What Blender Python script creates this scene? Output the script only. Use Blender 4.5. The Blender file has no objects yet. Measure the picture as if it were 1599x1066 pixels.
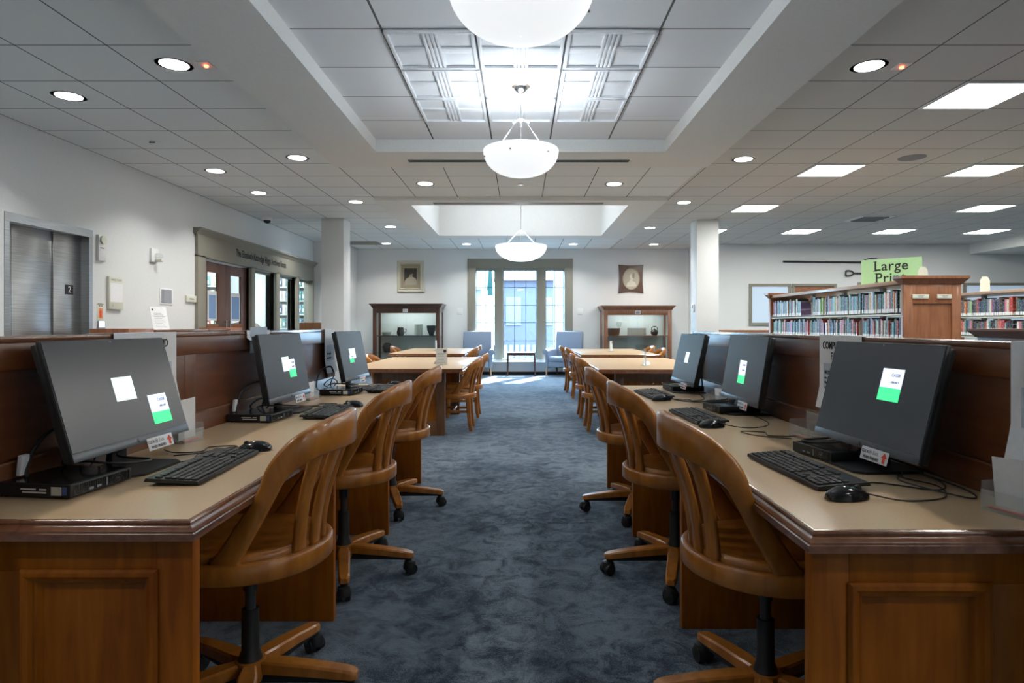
import bpy, bmesh, math, random
from mathutils import Vector, Matrix
random.seed(7)
sc = bpy.context.scene
COL = sc.collection
R = math.radians
PI = math.pi
# ------------------------------------------------------------------ camera
F, CX, CY, H = 980.0, 813.5, 507.7, 1.2     # focal length (px), vanishing point, eye height
cd = bpy.data.cameras.new('camera'); cam = bpy.data.objects.new('camera', cd); COL.objects.link(cam)
cam.location = (0, 0, H); cam.rotation_euler = (R(90), 0, 0)
cd.sensor_width = 36; cd.lens = F / 1599 * 36
cd.shift_x = -(CX - 799.5) / 1599; cd.shift_y = -(533 - CY) / 1599
cd.clip_start = .05; cd.clip_end = 300
sc.camera = cam
# ------------------------------------------------------------------ world, sun, exposure
sc.view_settings.view_transform = 'Standard'; sc.view_settings.look = 'None'
sc.view_settings.exposure = 1.06; sc.view_settings.gamma = 1.0
sc.view_settings.use_curve_mapping = False
w = bpy.data.worlds.new('world'); sc.world = w; w.use_nodes = True
wb = w.node_tree.nodes['Background']; wb.inputs[0].default_value = (.46, .70, 1, 1); wb.inputs[1].default_value = 24.0

def light(name, kind, loc, power, color=(1, 1, 1), rot=(0, 0, 0), size=.2, size_y=None, spread=None, portal=False):
    l = bpy.data.lights.new(name, kind); l.energy = power; l.color = color
    if kind == 'AREA':
        l.shape = 'RECTANGLE' if size_y else 'DISK'; l.size = size
        if size_y: l.size_y = size_y
        if spread: l.spread = R(spread)
        if portal: l.cycles.is_portal = True
    elif kind == 'POINT': l.shadow_soft_size = size
    elif kind == 'SUN': l.angle = R(size)
    o = bpy.data.objects.new(name, l); COL.objects.link(o); o.location = loc; o.rotation_euler = rot
    return o
# sun comes in through the far window, down and towards the left of the aisle
sd = Vector((-.42, -1.0, -1.02)).normalized()
so = light('sun', 'SUN', (6, 30, 20), 34, (1, .97, .93), size=.6)
so.rotation_euler = sd.to_track_quat('-Z', 'Y').to_euler()
light('window_portal', 'AREA', (0, 15.62, 1.48), 1, rot=(R(-90), 0, 0), size=2.2, size_y=2.3, portal=True)
WARM, COOL = (1, .965, .9), (.93, .97, 1)

# ------------------------------------------------------------------ materials
def mat(name, base, rough=.5, metal=0, spec=.5, coat=0, emit=None, es=0, alpha=1, trans=0, build=None):
    m = bpy.data.materials.new(name); m.use_nodes = True
    nt = m.node_tree; b = nt.nodes['Principled BSDF']
    b.inputs['Base Color'].default_value = (*base, 1); b.inputs['Roughness'].default_value = rough
    b.inputs['Metallic'].default_value = metal; b.inputs['Specular IOR Level'].default_value = spec
    b.inputs['Coat Weight'].default_value = coat; b.inputs['Coat Roughness'].default_value = .12
    if emit: b.inputs['Emission Color'].default_value = (*emit, 1); b.inputs['Emission Strength'].default_value = es
    b.inputs['Transmission Weight'].default_value = trans
    if build: build(nt, b)
    else: grain(nt, b, base)
    return m
def N(nt, t, **k):
    n = nt.nodes.new(t)
    for a, v in k.items(): setattr(n, a, v)
    return n
def L(nt, a, b): nt.links.new(a, b)
def grain(nt, b, base, scale=60, amt=.06):
    tc = N(nt, 'ShaderNodeTexCoord'); n = N(nt, 'ShaderNodeTexNoise'); n.inputs['Scale'].default_value = scale
    mx = N(nt, 'ShaderNodeMix', data_type='RGBA')
    mx.inputs[6].default_value = (*[c * (1 - amt) for c in base], 1); mx.inputs[7].default_value = (*[min(1, c * (1 + amt)) for c in base], 1)
    L(nt, tc.outputs['Object'], n.inputs['Vector']); L(nt, n.outputs['Fac'], mx.inputs[0]); L(nt, mx.outputs[2], b.inputs['Base Color'])
def ramp(nt, stops):
    r = N(nt, 'ShaderNodeValToRGB'); e = r.color_ramp.elements
    while len(e) < len(stops): e.new(.5)
    for k, (p, c) in enumerate(stops): e[k].position = p; e[k].color = (*c, 1)
    return r
def wood(name, c1, c2, stretch=(14, 14, 1.2), rough=.32, coat=.35, blot=.5, spec=.5):
    def bl(nt, b):
        tc = N(nt, 'ShaderNodeTexCoord'); mp = N(nt, 'ShaderNodeMapping'); mp.inputs['Scale'].default_value = stretch
        n1 = N(nt, 'ShaderNodeTexNoise'); n1.inputs['Scale'].default_value = 4; n1.inputs['Detail'].default_value = 6; n1.inputs['Distortion'].default_value = .6
        n2 = N(nt, 'ShaderNodeTexNoise'); n2.inputs['Scale'].default_value = 2.6; n2.inputs['Detail'].default_value = 3
        r = ramp(nt, [(.3, c1), (.72, c2)])
        L(nt, tc.outputs['Object'], mp.inputs['Vector']); L(nt, mp.outputs[0], n1.inputs['Vector']); L(nt, tc.outputs['Object'], n2.inputs['Vector'])
        mr = N(nt, 'ShaderNodeMath', operation='MULTIPLY_ADD'); mr.inputs[1].default_value = blot; L(nt, n2.outputs['Fac'], mr.inputs[0])
        ms = N(nt, 'ShaderNodeMath', operation='MULTIPLY_ADD'); ms.inputs[1].default_value = 1 - blot * .5; ms.inputs[2].default_value = -blot * .25
        L(nt, n1.outputs['Fac'], ms.inputs[0]); L(nt, ms.outputs[0], mr.inputs[2])
        L(nt, mr.outputs[0], r.inputs[0]); L(nt, r.outputs[0], b.inputs['Base Color'])
        bp = N(nt, 'ShaderNodeBump'); bp.inputs['Strength'].default_value = .04; bp.inputs['Distance'].default_value = .002
        L(nt, n1.outputs['Fac'], bp.inputs['Height']); L(nt, bp.outputs[0], b.inputs['Normal'])
    return mat(name, c1, rough, spec=spec, coat=coat, build=bl)
def tiles(name, ox, oy, pitch=.61, base=(.78, .82, .83), wd=.010):
    def bl(nt, b):
        g = N(nt, 'ShaderNodeNewGeometry'); s = N(nt, 'ShaderNodeSeparateXYZ'); L(nt, g.outputs['Position'], s.inputs[0])
        outs = []
        for k, o in ((0, ox), (1, oy)):
            a = N(nt, 'ShaderNodeMath', operation='SUBTRACT'); a.inputs[1].default_value = o; L(nt, s.outputs[k], a.inputs[0])
            p = N(nt, 'ShaderNodeMath', operation='PINGPONG'); p.inputs[1].default_value = pitch / 2; L(nt, a.outputs[0], p.inputs[0])
            c = N(nt, 'ShaderNodeMath', operation='LESS_THAN'); c.inputs[1].default_value = wd / 2 if k else wd * .55; L(nt, p.outputs[0], c.inputs[0]); outs.append(c)
        m = N(nt, 'ShaderNodeMath', operation='MAXIMUM'); L(nt, outs[0].outputs[0], m.inputs[0]); L(nt, outs[1].outputs[0], m.inputs[1])
        n = N(nt, 'ShaderNodeTexNoise'); n.inputs['Scale'].default_value = 220; L(nt, g.outputs['Position'], n.inputs['Vector'])
        r = ramp(nt, [(.3, tuple(c * .94 for c in base)), (.7, base)]); L(nt, n.outputs['Fac'], r.inputs[0])
        mx = N(nt, 'ShaderNodeMix', data_type='RGBA'); mx.inputs[7].default_value = (.10, .105, .11, 1)
        L(nt, m.outputs[0], mx.inputs[0]); L(nt, r.outputs[0], mx.inputs[6]); L(nt, mx.outputs[2], b.inputs['Base Color'])
    return mat(name, base, .85, build=bl)
def carpet(nt, b):
    g = N(nt, 'ShaderNodeNewGeometry')
    n1 = N(nt, 'ShaderNodeTexNoise'); n1.inputs['Scale'].default_value = 8.5; n1.inputs['Detail'].default_value = 10; n1.inputs['Roughness'].default_value = .72; n1.inputs['Distortion'].default_value = .8
    n2 = N(nt, 'ShaderNodeTexNoise'); n2.inputs['Scale'].default_value = 1.1; n2.inputs['Detail'].default_value = 4
    w1 = N(nt, 'ShaderNodeTexWave'); w1.inputs['Scale'].default_value = 75; w1.inputs['Distortion'].default_value = 3; w1.bands_direction = 'DIAGONAL'
    w1.inputs['Detail'].default_value = 3; w1.inputs['Detail Scale'].default_value = 4
    n3 = N(nt, 'ShaderNodeTexVoronoi'); n3.inputs['Scale'].default_value = 240
    for n in (n1, n2, w1, n3): L(nt, g.outputs['Position'], n.inputs['Vector'])
    a = N(nt, 'ShaderNodeMath', operation='MULTIPLY_ADD'); a.inputs[1].default_value = .55; L(nt, n2.outputs['Fac'], a.inputs[0])
    c = N(nt, 'ShaderNodeMath', operation='MULTIPLY'); c.inputs[1].default_value = .95; L(nt, n1.outputs['Fac'], c.inputs[0]); L(nt, c.outputs[0], a.inputs[2])
    d = N(nt, 'ShaderNodeMath', operation='MULTIPLY_ADD'); d.inputs[1].default_value = .16; L(nt, w1.outputs['Fac'], d.inputs[0]); L(nt, a.outputs[0], d.inputs[2])
    e = N(nt, 'ShaderNodeMath', operation='MULTIPLY_ADD'); e.inputs[1].default_value = .22; L(nt, n3.outputs['Distance'], e.inputs[0]); L(nt, d.outputs[0], e.inputs[2])
    r = ramp(nt, [(.76, (.011, .017, .024)), (.90, (.036, .051, .066)), (1.02, (.15, .185, .215))])
    L(nt, e.outputs[0], r.inputs[0]); L(nt, r.outputs[0], b.inputs['Base Color'])
    b.inputs['Sheen Weight'].default_value = .42; b.inputs['Sheen Roughness'].default_value = .4; b.inputs['Sheen Tint'].default_value = (.55, .72, 1, 1)  # blue sheen tint stands in for window daylight on the floor
    bp = N(nt, 'ShaderNodeBump'); bp.inputs['Strength'].default_value = .5; bp.inputs['Distance'].default_value = .003
    L(nt, n3.outputs['Distance'], bp.inputs['Height']); L(nt, bp.outputs[0], b.inputs['Normal'])
def pane(name, tint=(.9, .96, .95), refl=.1, rough=0.0, body=0, bodycol=(1, 1, 1)):
    m = bpy.data.materials.new(name); m.use_nodes = True; nt = m.node_tree; nt.nodes.clear()
    o = N(nt, 'ShaderNodeOutputMaterial'); t = N(nt, 'ShaderNodeBsdfTransparent'); t.inputs[0].default_value = (*tint, 1)
    g = N(nt, 'ShaderNodeBsdfGlossy'); g.inputs['Roughness'].default_value = rough
    fr = N(nt, 'ShaderNodeFresnel'); fr.inputs[0].default_value = 1.45
    mm = N(nt, 'ShaderNodeMath', operation='MULTIPLY_ADD'); mm.inputs[1].default_value = 1.0; mm.inputs[2].default_value = refl * .05; mm.use_clamp = True
    mx = N(nt, 'ShaderNodeMixShader'); ge = N(nt, 'ShaderNodeNewGeometry'); nb = N(nt, 'ShaderNodeMath', operation='SUBTRACT'); nb.inputs[0].default_value = 1; L(nt, ge.outputs['Backfacing'], nb.inputs[1]); ft = N(nt, 'ShaderNodeMath', operation='MULTIPLY'); L(nt, nb.outputs[0], ft.inputs[0]); L(nt, fr.outputs[0], ft.inputs[1]); L(nt, ft.outputs[0], mm.inputs[0]); L(nt, mm.outputs[0], mx.inputs[0])
    L(nt, t.outputs[0], mx.inputs[1]); L(nt, g.outputs[0], mx.inputs[2])
    if body:
        d = N(nt, 'ShaderNodeBsdfDiffuse'); d.inputs[0].default_value = (*bodycol, 1); m2 = N(nt, 'ShaderNodeMixShader'); m2.inputs[0].default_value = body
        L(nt, mx.outputs[0], m2.inputs[1]); L(nt, d.outputs[0], m2.inputs[2]); mx = m2
    L(nt, mx.outputs[0], o.inputs[0]); return m
def emis(name, c, s, base=None):
    return mat(name, base or c, .5, emit=c, es=s)

def steel(nt, b):
    tc = N(nt, 'ShaderNodeTexCoord'); mp = N(nt, 'ShaderNodeMapping'); mp.inputs['Scale'].default_value = (2, 2, 160)
    n = N(nt, 'ShaderNodeTexNoise'); n.inputs['Scale'].default_value = 2; n.inputs['Detail'].default_value = 4
    L(nt, tc.outputs['Object'], mp.inputs[0]); L(nt, mp.outputs[0], n.inputs['Vector'])
    r = ramp(nt, [(.3, (.30, .31, .32)), (.7, (.52, .53, .52))]); L(nt, n.outputs['Fac'], r.inputs[0]); L(nt, r.outputs[0], b.inputs['Base Color'])
    n2 = N(nt, 'ShaderNodeTexNoise'); n2.inputs['Scale'].default_value = 3; L(nt, tc.outputs['Object'], n2.inputs['Vector'])
    bp = N(nt, 'ShaderNodeBump'); bp.inputs['Strength'].default_value = .08; L(nt, n2.outputs['Fac'], bp.inputs['Height']); L(nt, bp.outputs[0], b.inputs['Normal'])

M = {}
M['wall'] = mat('wall_paint', (.70, .725, .73), .7)
M['soffit'] = mat('soffit_paint', (.74, .75, .74), .8)
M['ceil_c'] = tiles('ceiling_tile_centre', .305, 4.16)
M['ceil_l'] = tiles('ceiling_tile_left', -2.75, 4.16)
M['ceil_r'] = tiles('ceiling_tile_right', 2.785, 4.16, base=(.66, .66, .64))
M['ceil_t'] = tiles('ceiling_tile_tray', .305, 4.11, base=(.80, .83, .87), wd=.014)
M['coffer'] = mat('coffer_white', (.80, .83, .87), .6)
M['carpet'] = mat('carpet', (.05, .07, .09), .95, spec=.15, build=carpet)
M['chair'] = wood('chair_wood', (.25, .082, .008), (.48, .19, .036), (5, 5, 2), rough=.28, coat=.4, spec=.35)
M['slatw'] = wood('slat_wood', (.25, .082, .008), (.48, .19, .036), (12, 12, 1), .28, .4, .5, .35)
M['desk'] = wood('desk_wood', (.19, .046, .001), (.38, .118, .006), (9, 9, 1.0), .45, .06, .7, .22)
M['deskh'] = wood('desk_wood_across', (.09, .028, .007), (.21, .076, .020), (1, 10, 10), .3, .35, .7)
M['part'] = wood('partition_wood', (.085, .022, .005), (.17, .052, .012), (9, 1.2, 9), .33, .3, .6)
M['part'].node_tree.nodes['Principled BSDF'].inputs['Coat Roughness'].default_value = .38
M['edge'] = wood('moulding_wood', (.12, .042, .018), (.23, .095, .045), (9, 1.2, 9), .2, .6)
M['table'] = wood('table_wood', (.10, .042, .016), (.19, .085, .035), (10, 10, 1), .35, .25)
M['cab_l'] = wood('cabinet_backlit_brown', (.05, .018, .010), (.11, .045, .025), (10, 10, 1), .35, .3)  # the left cabinet's backlit shade is put into this brown
M['cab_r'] = wood('cabinet_cherry', (.17, .065, .030), (.30, .13, .065), (10, 10, 1), .35, .3)
M['shelfw'] = wood('bookcase_wood', (.19, .066, .025), (.34, .135, .055), (10, 10, 1), .4, .2)
M['topw'] = wood('bookcase_top_wood', (.30, .18, .11), (.46, .30, .19), (9, 1, 9), .4, .2)
M['doorw'] = wood('door_wood', (.09, .036, .024), (.15, .065, .042), (10, 10, 1), .4, .2)
M['lam'] = mat('desk_laminate', (.53, .37, .215), .33, spec=.5, build=lambda nt, b: grain(nt, b, (.53, .37, .215), 140, .13))
M['black'] = mat('black_plastic', (.012, .013, .014), .45)
M['blackg'] = mat('black_gloss', (.008, .009, .010), .16)
M['key'] = mat('key_plastic', (.018, .020, .021), .4)
M['bezel'] = mat('monitor_bezel', (.03, .034, .036), .35)
M['chin'] = mat('monitor_chin', (.085, .10, .115), .33, metal=.2)
M['screen'] = mat('screen_panel', (.010, .013, .015), .26, spec=.55, emit=(.35, .45, .6), es=.012)
M['steel'] = mat('brushed_steel', (.46, .47, .47), .28, metal=.9, build=lambda nt, b: steel(nt, b))
M['nickel'] = mat('satin_nickel', (.62, .62, .62), .25, metal=1)
M['chrome'] = mat('chrome', (.7, .7, .7), .12, metal=1)
M['white'] = mat('white_paper', (.80, .82, .84), .6)
M['cream'] = mat('cream_plastic', (.66, .68, .58), .5)
M['taupe'] = mat('taupe_paint', (.235, .225, .185), .5)
M['dark'] = mat('dark_gap', (.01, .01, .01), .8)
M['ink'] = mat('black_ink', (.02, .02, .022), .7)
M['grayink'] = mat('grey_ink', (.25, .27, .30), .7)
M['red'] = mat('red_ink', (.75, .07, .03), .6)
M['green'] = emis('green_window', (.05, .90, .25), .75, (.02, .2, .05))
M['pale'] = emis('pale_window', (.60, .70, .95), .85, (.1, .1, .12))
M['mint'] = emis('mint_window', (.62, .85, .88), .8, (.1, .1, .12))
M['sign'] = mat('pale_green_card', (.46, .77, .42), .6)
M['blue'] = mat('blue_upholstery', (.20, .265, .37), .45)
M['legw'] = wood('pale_leg_wood', (.35, .20, .11), (.5, .32, .2))
M['glass'] = pane('clear_glass'); M['acryl'] = pane('clear_acrylic', (.93, .95, .95), .6, .02, .12, (.9, .93, .95))
M['case'] = pane('cabinet_glass', (.93, .96, .95), .4)
M['bowl'] = emis('frosted_bowl', (.95, .98, 1), .40, (.8, .8, .8))
M['lampdisc'] = emis('downlight_lens', (1, .98, .94), 9, (.8, .8, .8))
M['panel'] = emis('light_panel', (1, .99, .90), 5, (.8, .8, .8))
M['trimw'] = mat('white_trim', (.75, .76, .76), .4)
M['mug'] = mat('dark_glaze', (.02, .025, .03), .2)
M['clay'] = mat('brown_glaze', (.10, .055, .03), .35)
M['pewter'] = mat('pale_green_glaze', (.45, .52, .48), .3)
M['photo'] = mat('dark_photograph', (.05, .045, .035), .6)
M['skinp'] = mat('sepia_pale', (.42, .38, .30), .6)
M['gold'] = mat('tarnished_gold', (.32, .27, .18), .45, metal=.3)
M['iframe'] = mat('ivory_frame', (.60, .58, .48), .5)
# ------------------------------------------------------------------ mesh helpers
class MB:
    def __init__(s): s.bm = bmesh.new(); s.mi = 0
    def _fin(s, before):
        for f in s.bm.faces[before:] if False else []: pass
    def face(s, vs):
        try: f = s.bm.faces.new(vs); f.material_index = s.mi; return f
        except ValueError: return None
    def box(s, x0, x1, y0, y1, z0, z1, bev=0, mx=None):
        if x1 < x0: x0, x1 = x1, x0
        if y1 < y0: y0, y1 = y1, y0
        if z1 < z0: z0, z1 = z1, z0
        t = bmesh.new() if bev else s.bm
        v = [t.verts.new(p) for p in ((x0, y0, z0), (x1, y0, z0), (x1, y1, z0), (x0, y1, z0), (x0, y0, z1), (x1, y0, z1), (x1, y1, z1), (x0, y1, z1))]
        for q in ((3, 2, 1, 0), (4, 5, 6, 7), (0, 1, 5, 4), (1, 2, 6, 5), (2, 3, 7, 6), (3, 0, 4, 7)):
            f = t.faces.new([v[i] for i in q]); f.material_index = s.mi
        if bev:
            bmesh.ops.bevel(t, geom=list(t.edges), offset=bev, segments=2, affect='EDGES', profile=.5)
            s.merge(t, mx)
        elif mx:
            for q in v: q.co = mx @ q.co
        return s
    def merge(s, t, mx=None):
        mp = {}
        for v in t.verts: mp[v.index if False else v] = s.bm.verts.new(mx @ v.co if mx else v.co)
        for f in t.faces:
            g = s.face([mp[v] for v in f.verts])
        t.free()
    def loft(s, rings, closed=True, caps=True, loop=False):
        rr = [[s.bm.verts.new(p) for p in r] for r in rings]; n = len(rr[0])
        seq = list(zip(rr, rr[1:])) + ([(rr[-1], rr[0])] if loop else [])
        for a, b in seq:
            for i in range(n if closed else n - 1):
                j = (i + 1) % n; s.face([a[i], a[j], b[j], b[i]])
        if caps and not loop and closed:
            s.face(list(reversed(rr[0]))); s.face(rr[-1])
        return s
    def cyl(s, p0, p1, r0, r1=None, seg=16):
        p0 = Vector(p0); p1 = Vector(p1); r1 = r0 if r1 is None else r1
        d = (p1 - p0).normalized(); a = d.orthogonal().normalized(); b = d.cross(a)
        s.loft([[p + (a * math.cos(2 * PI * i / seg) + b * math.sin(2 * PI * i / seg)) * r for i in range(seg)] for p, r in ((p0, r0), (p1, r1))]); return s
    def lathe(s, prof, c=(0, 0, 0), seg=24, caps=True):
        c = Vector(c)
        s.loft([[c + Vector((r * math.cos(2 * PI * i / seg), r * math.sin(2 * PI * i / seg), z)) for i in range(seg)] for r, z in prof], caps=caps); return s
    def prism(s, pts, a, b, mx=None):
        """pts in the local XY plane, extruded from z=a to z=b, placed by mx"""
        mx = mx or Matrix.Identity(4)
        s.loft([[mx @ Vector((x, y, z)) for x, y in pts] for z in (a, b)]); return s
    def tube(s, pts, r, seg=8):
        pts = [Vector(p) for p in pts]; rings = []; up = None
        for i, p in enumerate(pts):
            t = (pts[min(i + 1, len(pts) - 1)] - pts[max(i - 1, 0)]).normalized()
            a = t.orthogonal().normalized() if up is None else (up - t * up.dot(t)).normalized()
            up = a; b = t.cross(a)
            rings.append([p + (a * math.cos(2 * PI * k / seg) + b * math.sin(2 * PI * k / seg)) * r for k in range(seg)])
        s.loft(rings); return s
    def sweep(s, pts, nrm, wd, th, rnd=.3):
        """board swept along pts; nrm = thickness directions, wd = widths, th = thicknesses"""
        rings = []
        for i, p in enumerate(pts):
            p = Vector(p); t = (Vector(pts[min(i + 1, len(pts) - 1)]) - Vector(pts[max(i - 1, 0)])).normalized()
            n = Vector(nrm[i]); n = (n - t * n.dot(t)).normalized(); w_ = n.cross(t)
            W, T = wd[i] / 2, th[i] / 2; e = min(W, T) * rnd * 2
            rings.append([p + w_ * a + n * b for a, b in ((W, -T + e), (W, T - e), (W - e, T), (-W + e, T), (-W, T - e), (-W, -T + e), (-W + e, -T), (W - e, -T))])
        s.loft(rings); return s
    def bone(s): return s
    def build(s, name, m, parent=None, smooth=35, loc=None, rot=None):
        bmesh.ops.recalc_face_normals(s.bm, faces=s.bm.faces)
        me = bpy.data.meshes.new(name); s.bm.to_mesh(me); s.bm.free()
        for q in (m if isinstance(m, (list, tuple)) else [m]): me.materials.append(M[q] if isinstance(q, str) else q)
        if smooth:
            me.polygons.foreach_set('use_smooth', [True] * len(me.polygons)); me.set_sharp_from_angle(angle=R(smooth))
        o = bpy.data.objects.new(name, me); COL.objects.link(o)
        if parent: o.parent = parent
        if loc: o.location = loc
        if rot: o.rotation_euler = rot
        return o
def bx(name, m, x0, x1, y0, y1, z0, z1, parent=None, bev=0, **k):
    return MB().box(x0, x1, y0, y1, z0, z1, bev).build(name, m, parent, **k)
def tag(o, label, cat, group=None, kind=None):
    if label: o['label'] = label
    if cat: o['category'] = cat
    if group: o['group'] = group
    if kind: o['kind'] = kind
    return o
def struct(o, label=None):
    o['kind'] = 'structure'
    if label: o['label'] = label
    return o
def thing(name, label, cat, loc=(0, 0, 0), rz=0, group=None):
    o = bpy.data.objects.new(name, None); COL.objects.link(o); o.location = loc; o.rotation_euler = (0, 0, rz); o.empty_display_size = .1
    return tag(o, label, cat, group)
def dup(o, loc=None, rz=None, label=None, group=None, parent=None):
    c = o.copy(); COL.objects.link(c)
    if parent: c.parent = parent
    for ch in o.children: dup(ch, parent=c)
    if loc is not None: c.location = loc
    if rz is not None: c.rotation_euler = (0, 0, rz)
    if label: c['label'] = label
    if group: c['group'] = group
    return c
def text(body, size, name, m, parent=None, mx=None, align='CENTER', ext=.0005, sx=1, spacing=1.0, bold=0):
    cu = bpy.data.curves.new(name, 'FONT'); cu.body = body; cu.size = size; cu.align_x = align; cu.align_y = 'CENTER'
    cu.extrude = ext; cu.space_character = spacing; cu.resolution_u = 3; cu.offset = bold
    t = bpy.data.objects.new(name + '_t', cu); COL.objects.link(t)
    dg = bpy.context.evaluated_depsgraph_get(); me = bpy.data.meshes.new_from_object(t.evaluated_get(dg))
    bpy.data.objects.remove(t); bpy.data.curves.remove(cu)
    me.transform((mx or Matrix.Identity(4)) @ Matrix.Diagonal((sx, 1, 1, 1)))
    me.materials.clear(); me.materials.append(M[m]); me.name = name
    o = bpy.data.objects.new(name, me); COL.objects.link(o)
    if parent: o.parent = parent
    return o
def axes(o, x, y, z):
    """matrix whose local x,y,z axes are the given directions, origin o"""
    x, y, z = Vector(x), Vector(y), Vector(z)
    return Matrix(((x.x, y.x, z.x, o[0]), (x.y, y.y, z.y, o[1]), (x.z, y.z, z.z, o[2]), (0, 0, 0, 1)))
FRONT = lambda x, y, z: axes((x, y, z), (1, 0, 0), (0, 0, 1), (0, -1, 0))      # sheet facing the camera
LEFTW = lambda x, y, z: axes((x, y, z), (0, 1, 0), (0, 0, 1), (1, 0, 0))       # sheet on the left wall facing +X
ORD = ['first', 'second', 'third', 'fourth', 'fifth', 'sixth', 'seventh', 'eighth', 'ninth', 'tenth', 'eleventh', 'twelfth']
def ordn(n):
    return '%d%s' % (n, 'th' if 10 <= n % 100 <= 20 else {1: 'st', 2: 'nd', 3: 'rd'}.get(n % 10, 'th'))
def ease(pts, n=6):
    """Catmull-Rom through the points"""
    P = [Vector(p) for p in pts]; P = [P[0] * 2 - P[1]] + P + [P[-1] * 2 - P[-2]]; out = []
    for i in range(1, len(P) - 2):
        for k in range(n):
            t = k / n; a, b, c, d = P[i - 1:i + 3]
            out.append(.5 * ((2 * b) + (c - a) * t + (2 * a - 5 * b + 4 * c - d) * t * t + (3 * b - a - 3 * c + d) * t ** 3))
    out.append(P[-2]); return out
# ================================================================== the setting
XL, YB, YR = -4.62, 15.3, 14.4          # left wall, far centre wall, far right wall
ZC, ZS, ZT = 3.057, 3.009, 3.14         # side ceiling, soffit, tray
struct(bx('floor', 'carpet', -7.8, 16.5, -4.2, 15.5, -.1, 0, smooth=0), 'mottled dark blue grey carpet')
# ceiling, split where the grid offsets differ
def slab(name, m, rects, z, t=.12):
    b = MB()
    for x0, x1, y0, y1 in rects: b.box(x0, x1, y0, y1, z, z + t)
    return struct(b.build(name, m, smooth=0))
slab('ceiling', 'ceil_l', [(XL - .1, -2.13, -4.2, 14.0), (-4.1, -2.13, 14.0, YB + .1)], ZC)
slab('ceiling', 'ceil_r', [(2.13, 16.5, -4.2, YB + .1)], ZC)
slab('ceiling', 'ceil_c', [(-2.13, 2.13, 7.2, 9.1), (-2.13, 2.13, 13.1, YB + .1)], ZC)
slab('ceiling', 'ceil_t', [(-1.514, 1.504, -3.4, 6.545)], ZT)
b = MB()
for x0, x1, y0, y1 in ((-2.13, -1.514, -4.2, 7.2), (1.504, 2.13, -4.2, 7.2), (-1.514, 1.504, 6.545, 7.2), (-1.514, 1.504, -4.2, -3.4)):
    b.box(x0, x1, y0, y1, ZS, ZT + .12)
struct(b.build('trim_1', 'soffit', smooth=0), 'wide painted soffit framing the tray ceiling')
b = MB()
for x0, x1, y0, y1 in ((-2.13, -1.655, 9.1, 13.1), (1.62, 2.13, 9.1, 13.1), (-1.655, 1.62, 9.1, 9.47), (-1.655, 1.62, 12.69, 13.1)):
    b.box(x0, x1, y0, y1, ZS, 4.0)
b.box(-1.66, 1.63, 9.4, 12.8, 3.9, 4.0)
struct(b.build('trim_2', 'soffit', smooth=0), 'painted soffit around the deep light well')
# shadow gap lines where soffits end
# walls
b = MB()
holes = [(5.607, 6.758, 0, 2.22), (9.113, 10.65, 0, 2.176), (10.79, 11.73, .78, 2.172), (11.9, 12.82, .78, 2.172), (12.95, 13.86, .78, 2.172)]
ys = -4.2
for y0, y1, z0, z1 in holes:
    b.box(XL - .16, XL, ys, y0, 0, 3.2); b.box(XL - .16, XL, y0, y1, z1, 3.2)
    if z0: b.box(XL - .16, XL, y0, y1, 0, z0)
    ys = y1
b.box(XL - .16, XL, ys, 13.95, 0, 3.2)
struct(b.build('wall_left', 'wall', smooth=0))
struct(MB().box(XL - .16, -4.0, 13.95, 14.1, 0, 3.2).box(-4.15, -4.0, 14.1, YB, 0, 3.2).build('wall_corner', 'wall', smooth=0), 'short return wall beside the left column')
wx0, wx1, wz0, wz1 = -1.12, 1.07, .36, 2.6
struct(MB().box(-4.15, wx0, YB, YB + .2, 0, 3.3).box(wx1, 4.23, YB, YB + .2, 0, 3.3).box(wx0, wx1, YB, YB + .2, wz1, 3.3).box(wx0, wx1, YB, YB + .2, 0, wz0).build('wall_back', 'wall', smooth=0))
struct(MB().box(4.08, 4.23, YR, YB, 0, 3.2).box(4.08, 16.5, YR, YR + .15, 0, 3.2).build('wall_right', 'wall', smooth=0))
struct(bx('wall_side', 'wall', 16.4, 16.5, -4.2, YR, 0, 3.2, smooth=0)); struct(bx('wall_front', 'wall', XL, 16.5, -4.3, -4.2, 0, 3.3, smooth=0))
struct(bx('column', 'wall', -3.46, -3.07, 10.87, 11.28, 0, ZC, bev=.006), 'square white column beyond the left desks')
struct(bx('column', 'wall', 3.087, 3.475, 11.02, 11.42, 0, ZC, bev=.006), 'square white column beyond the right desks')
struct(bx('trim_3', 'soffit', 10.3, 16.4, 6, YR, 2.83, ZC, smooth=0), 'lower bulkhead at the far right')
struct(MB().box(-4.0, -1.3, YB - .015, YB, 0, .1).box(1.26, 4.08, YB - .015, YB, 0, .1).box(-1.3, 1.26, YB - .02, YB, 0, .07).build('baseboard_back', 'dark', smooth=0))
struct(MB().box(XL, XL + .015, -4, 5.5, 0, .1).box(XL, XL + .015, 6.8, 8.8, 0, .1).build('baseboard_left', 'dark', smooth=0))
struct(MB().box(4.08, 10.5, YR - .03, YR, 1.04, 1.09).build('trim_4', 'shelfw', smooth=0), 'wooden chair rail on the far right wall')
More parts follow.
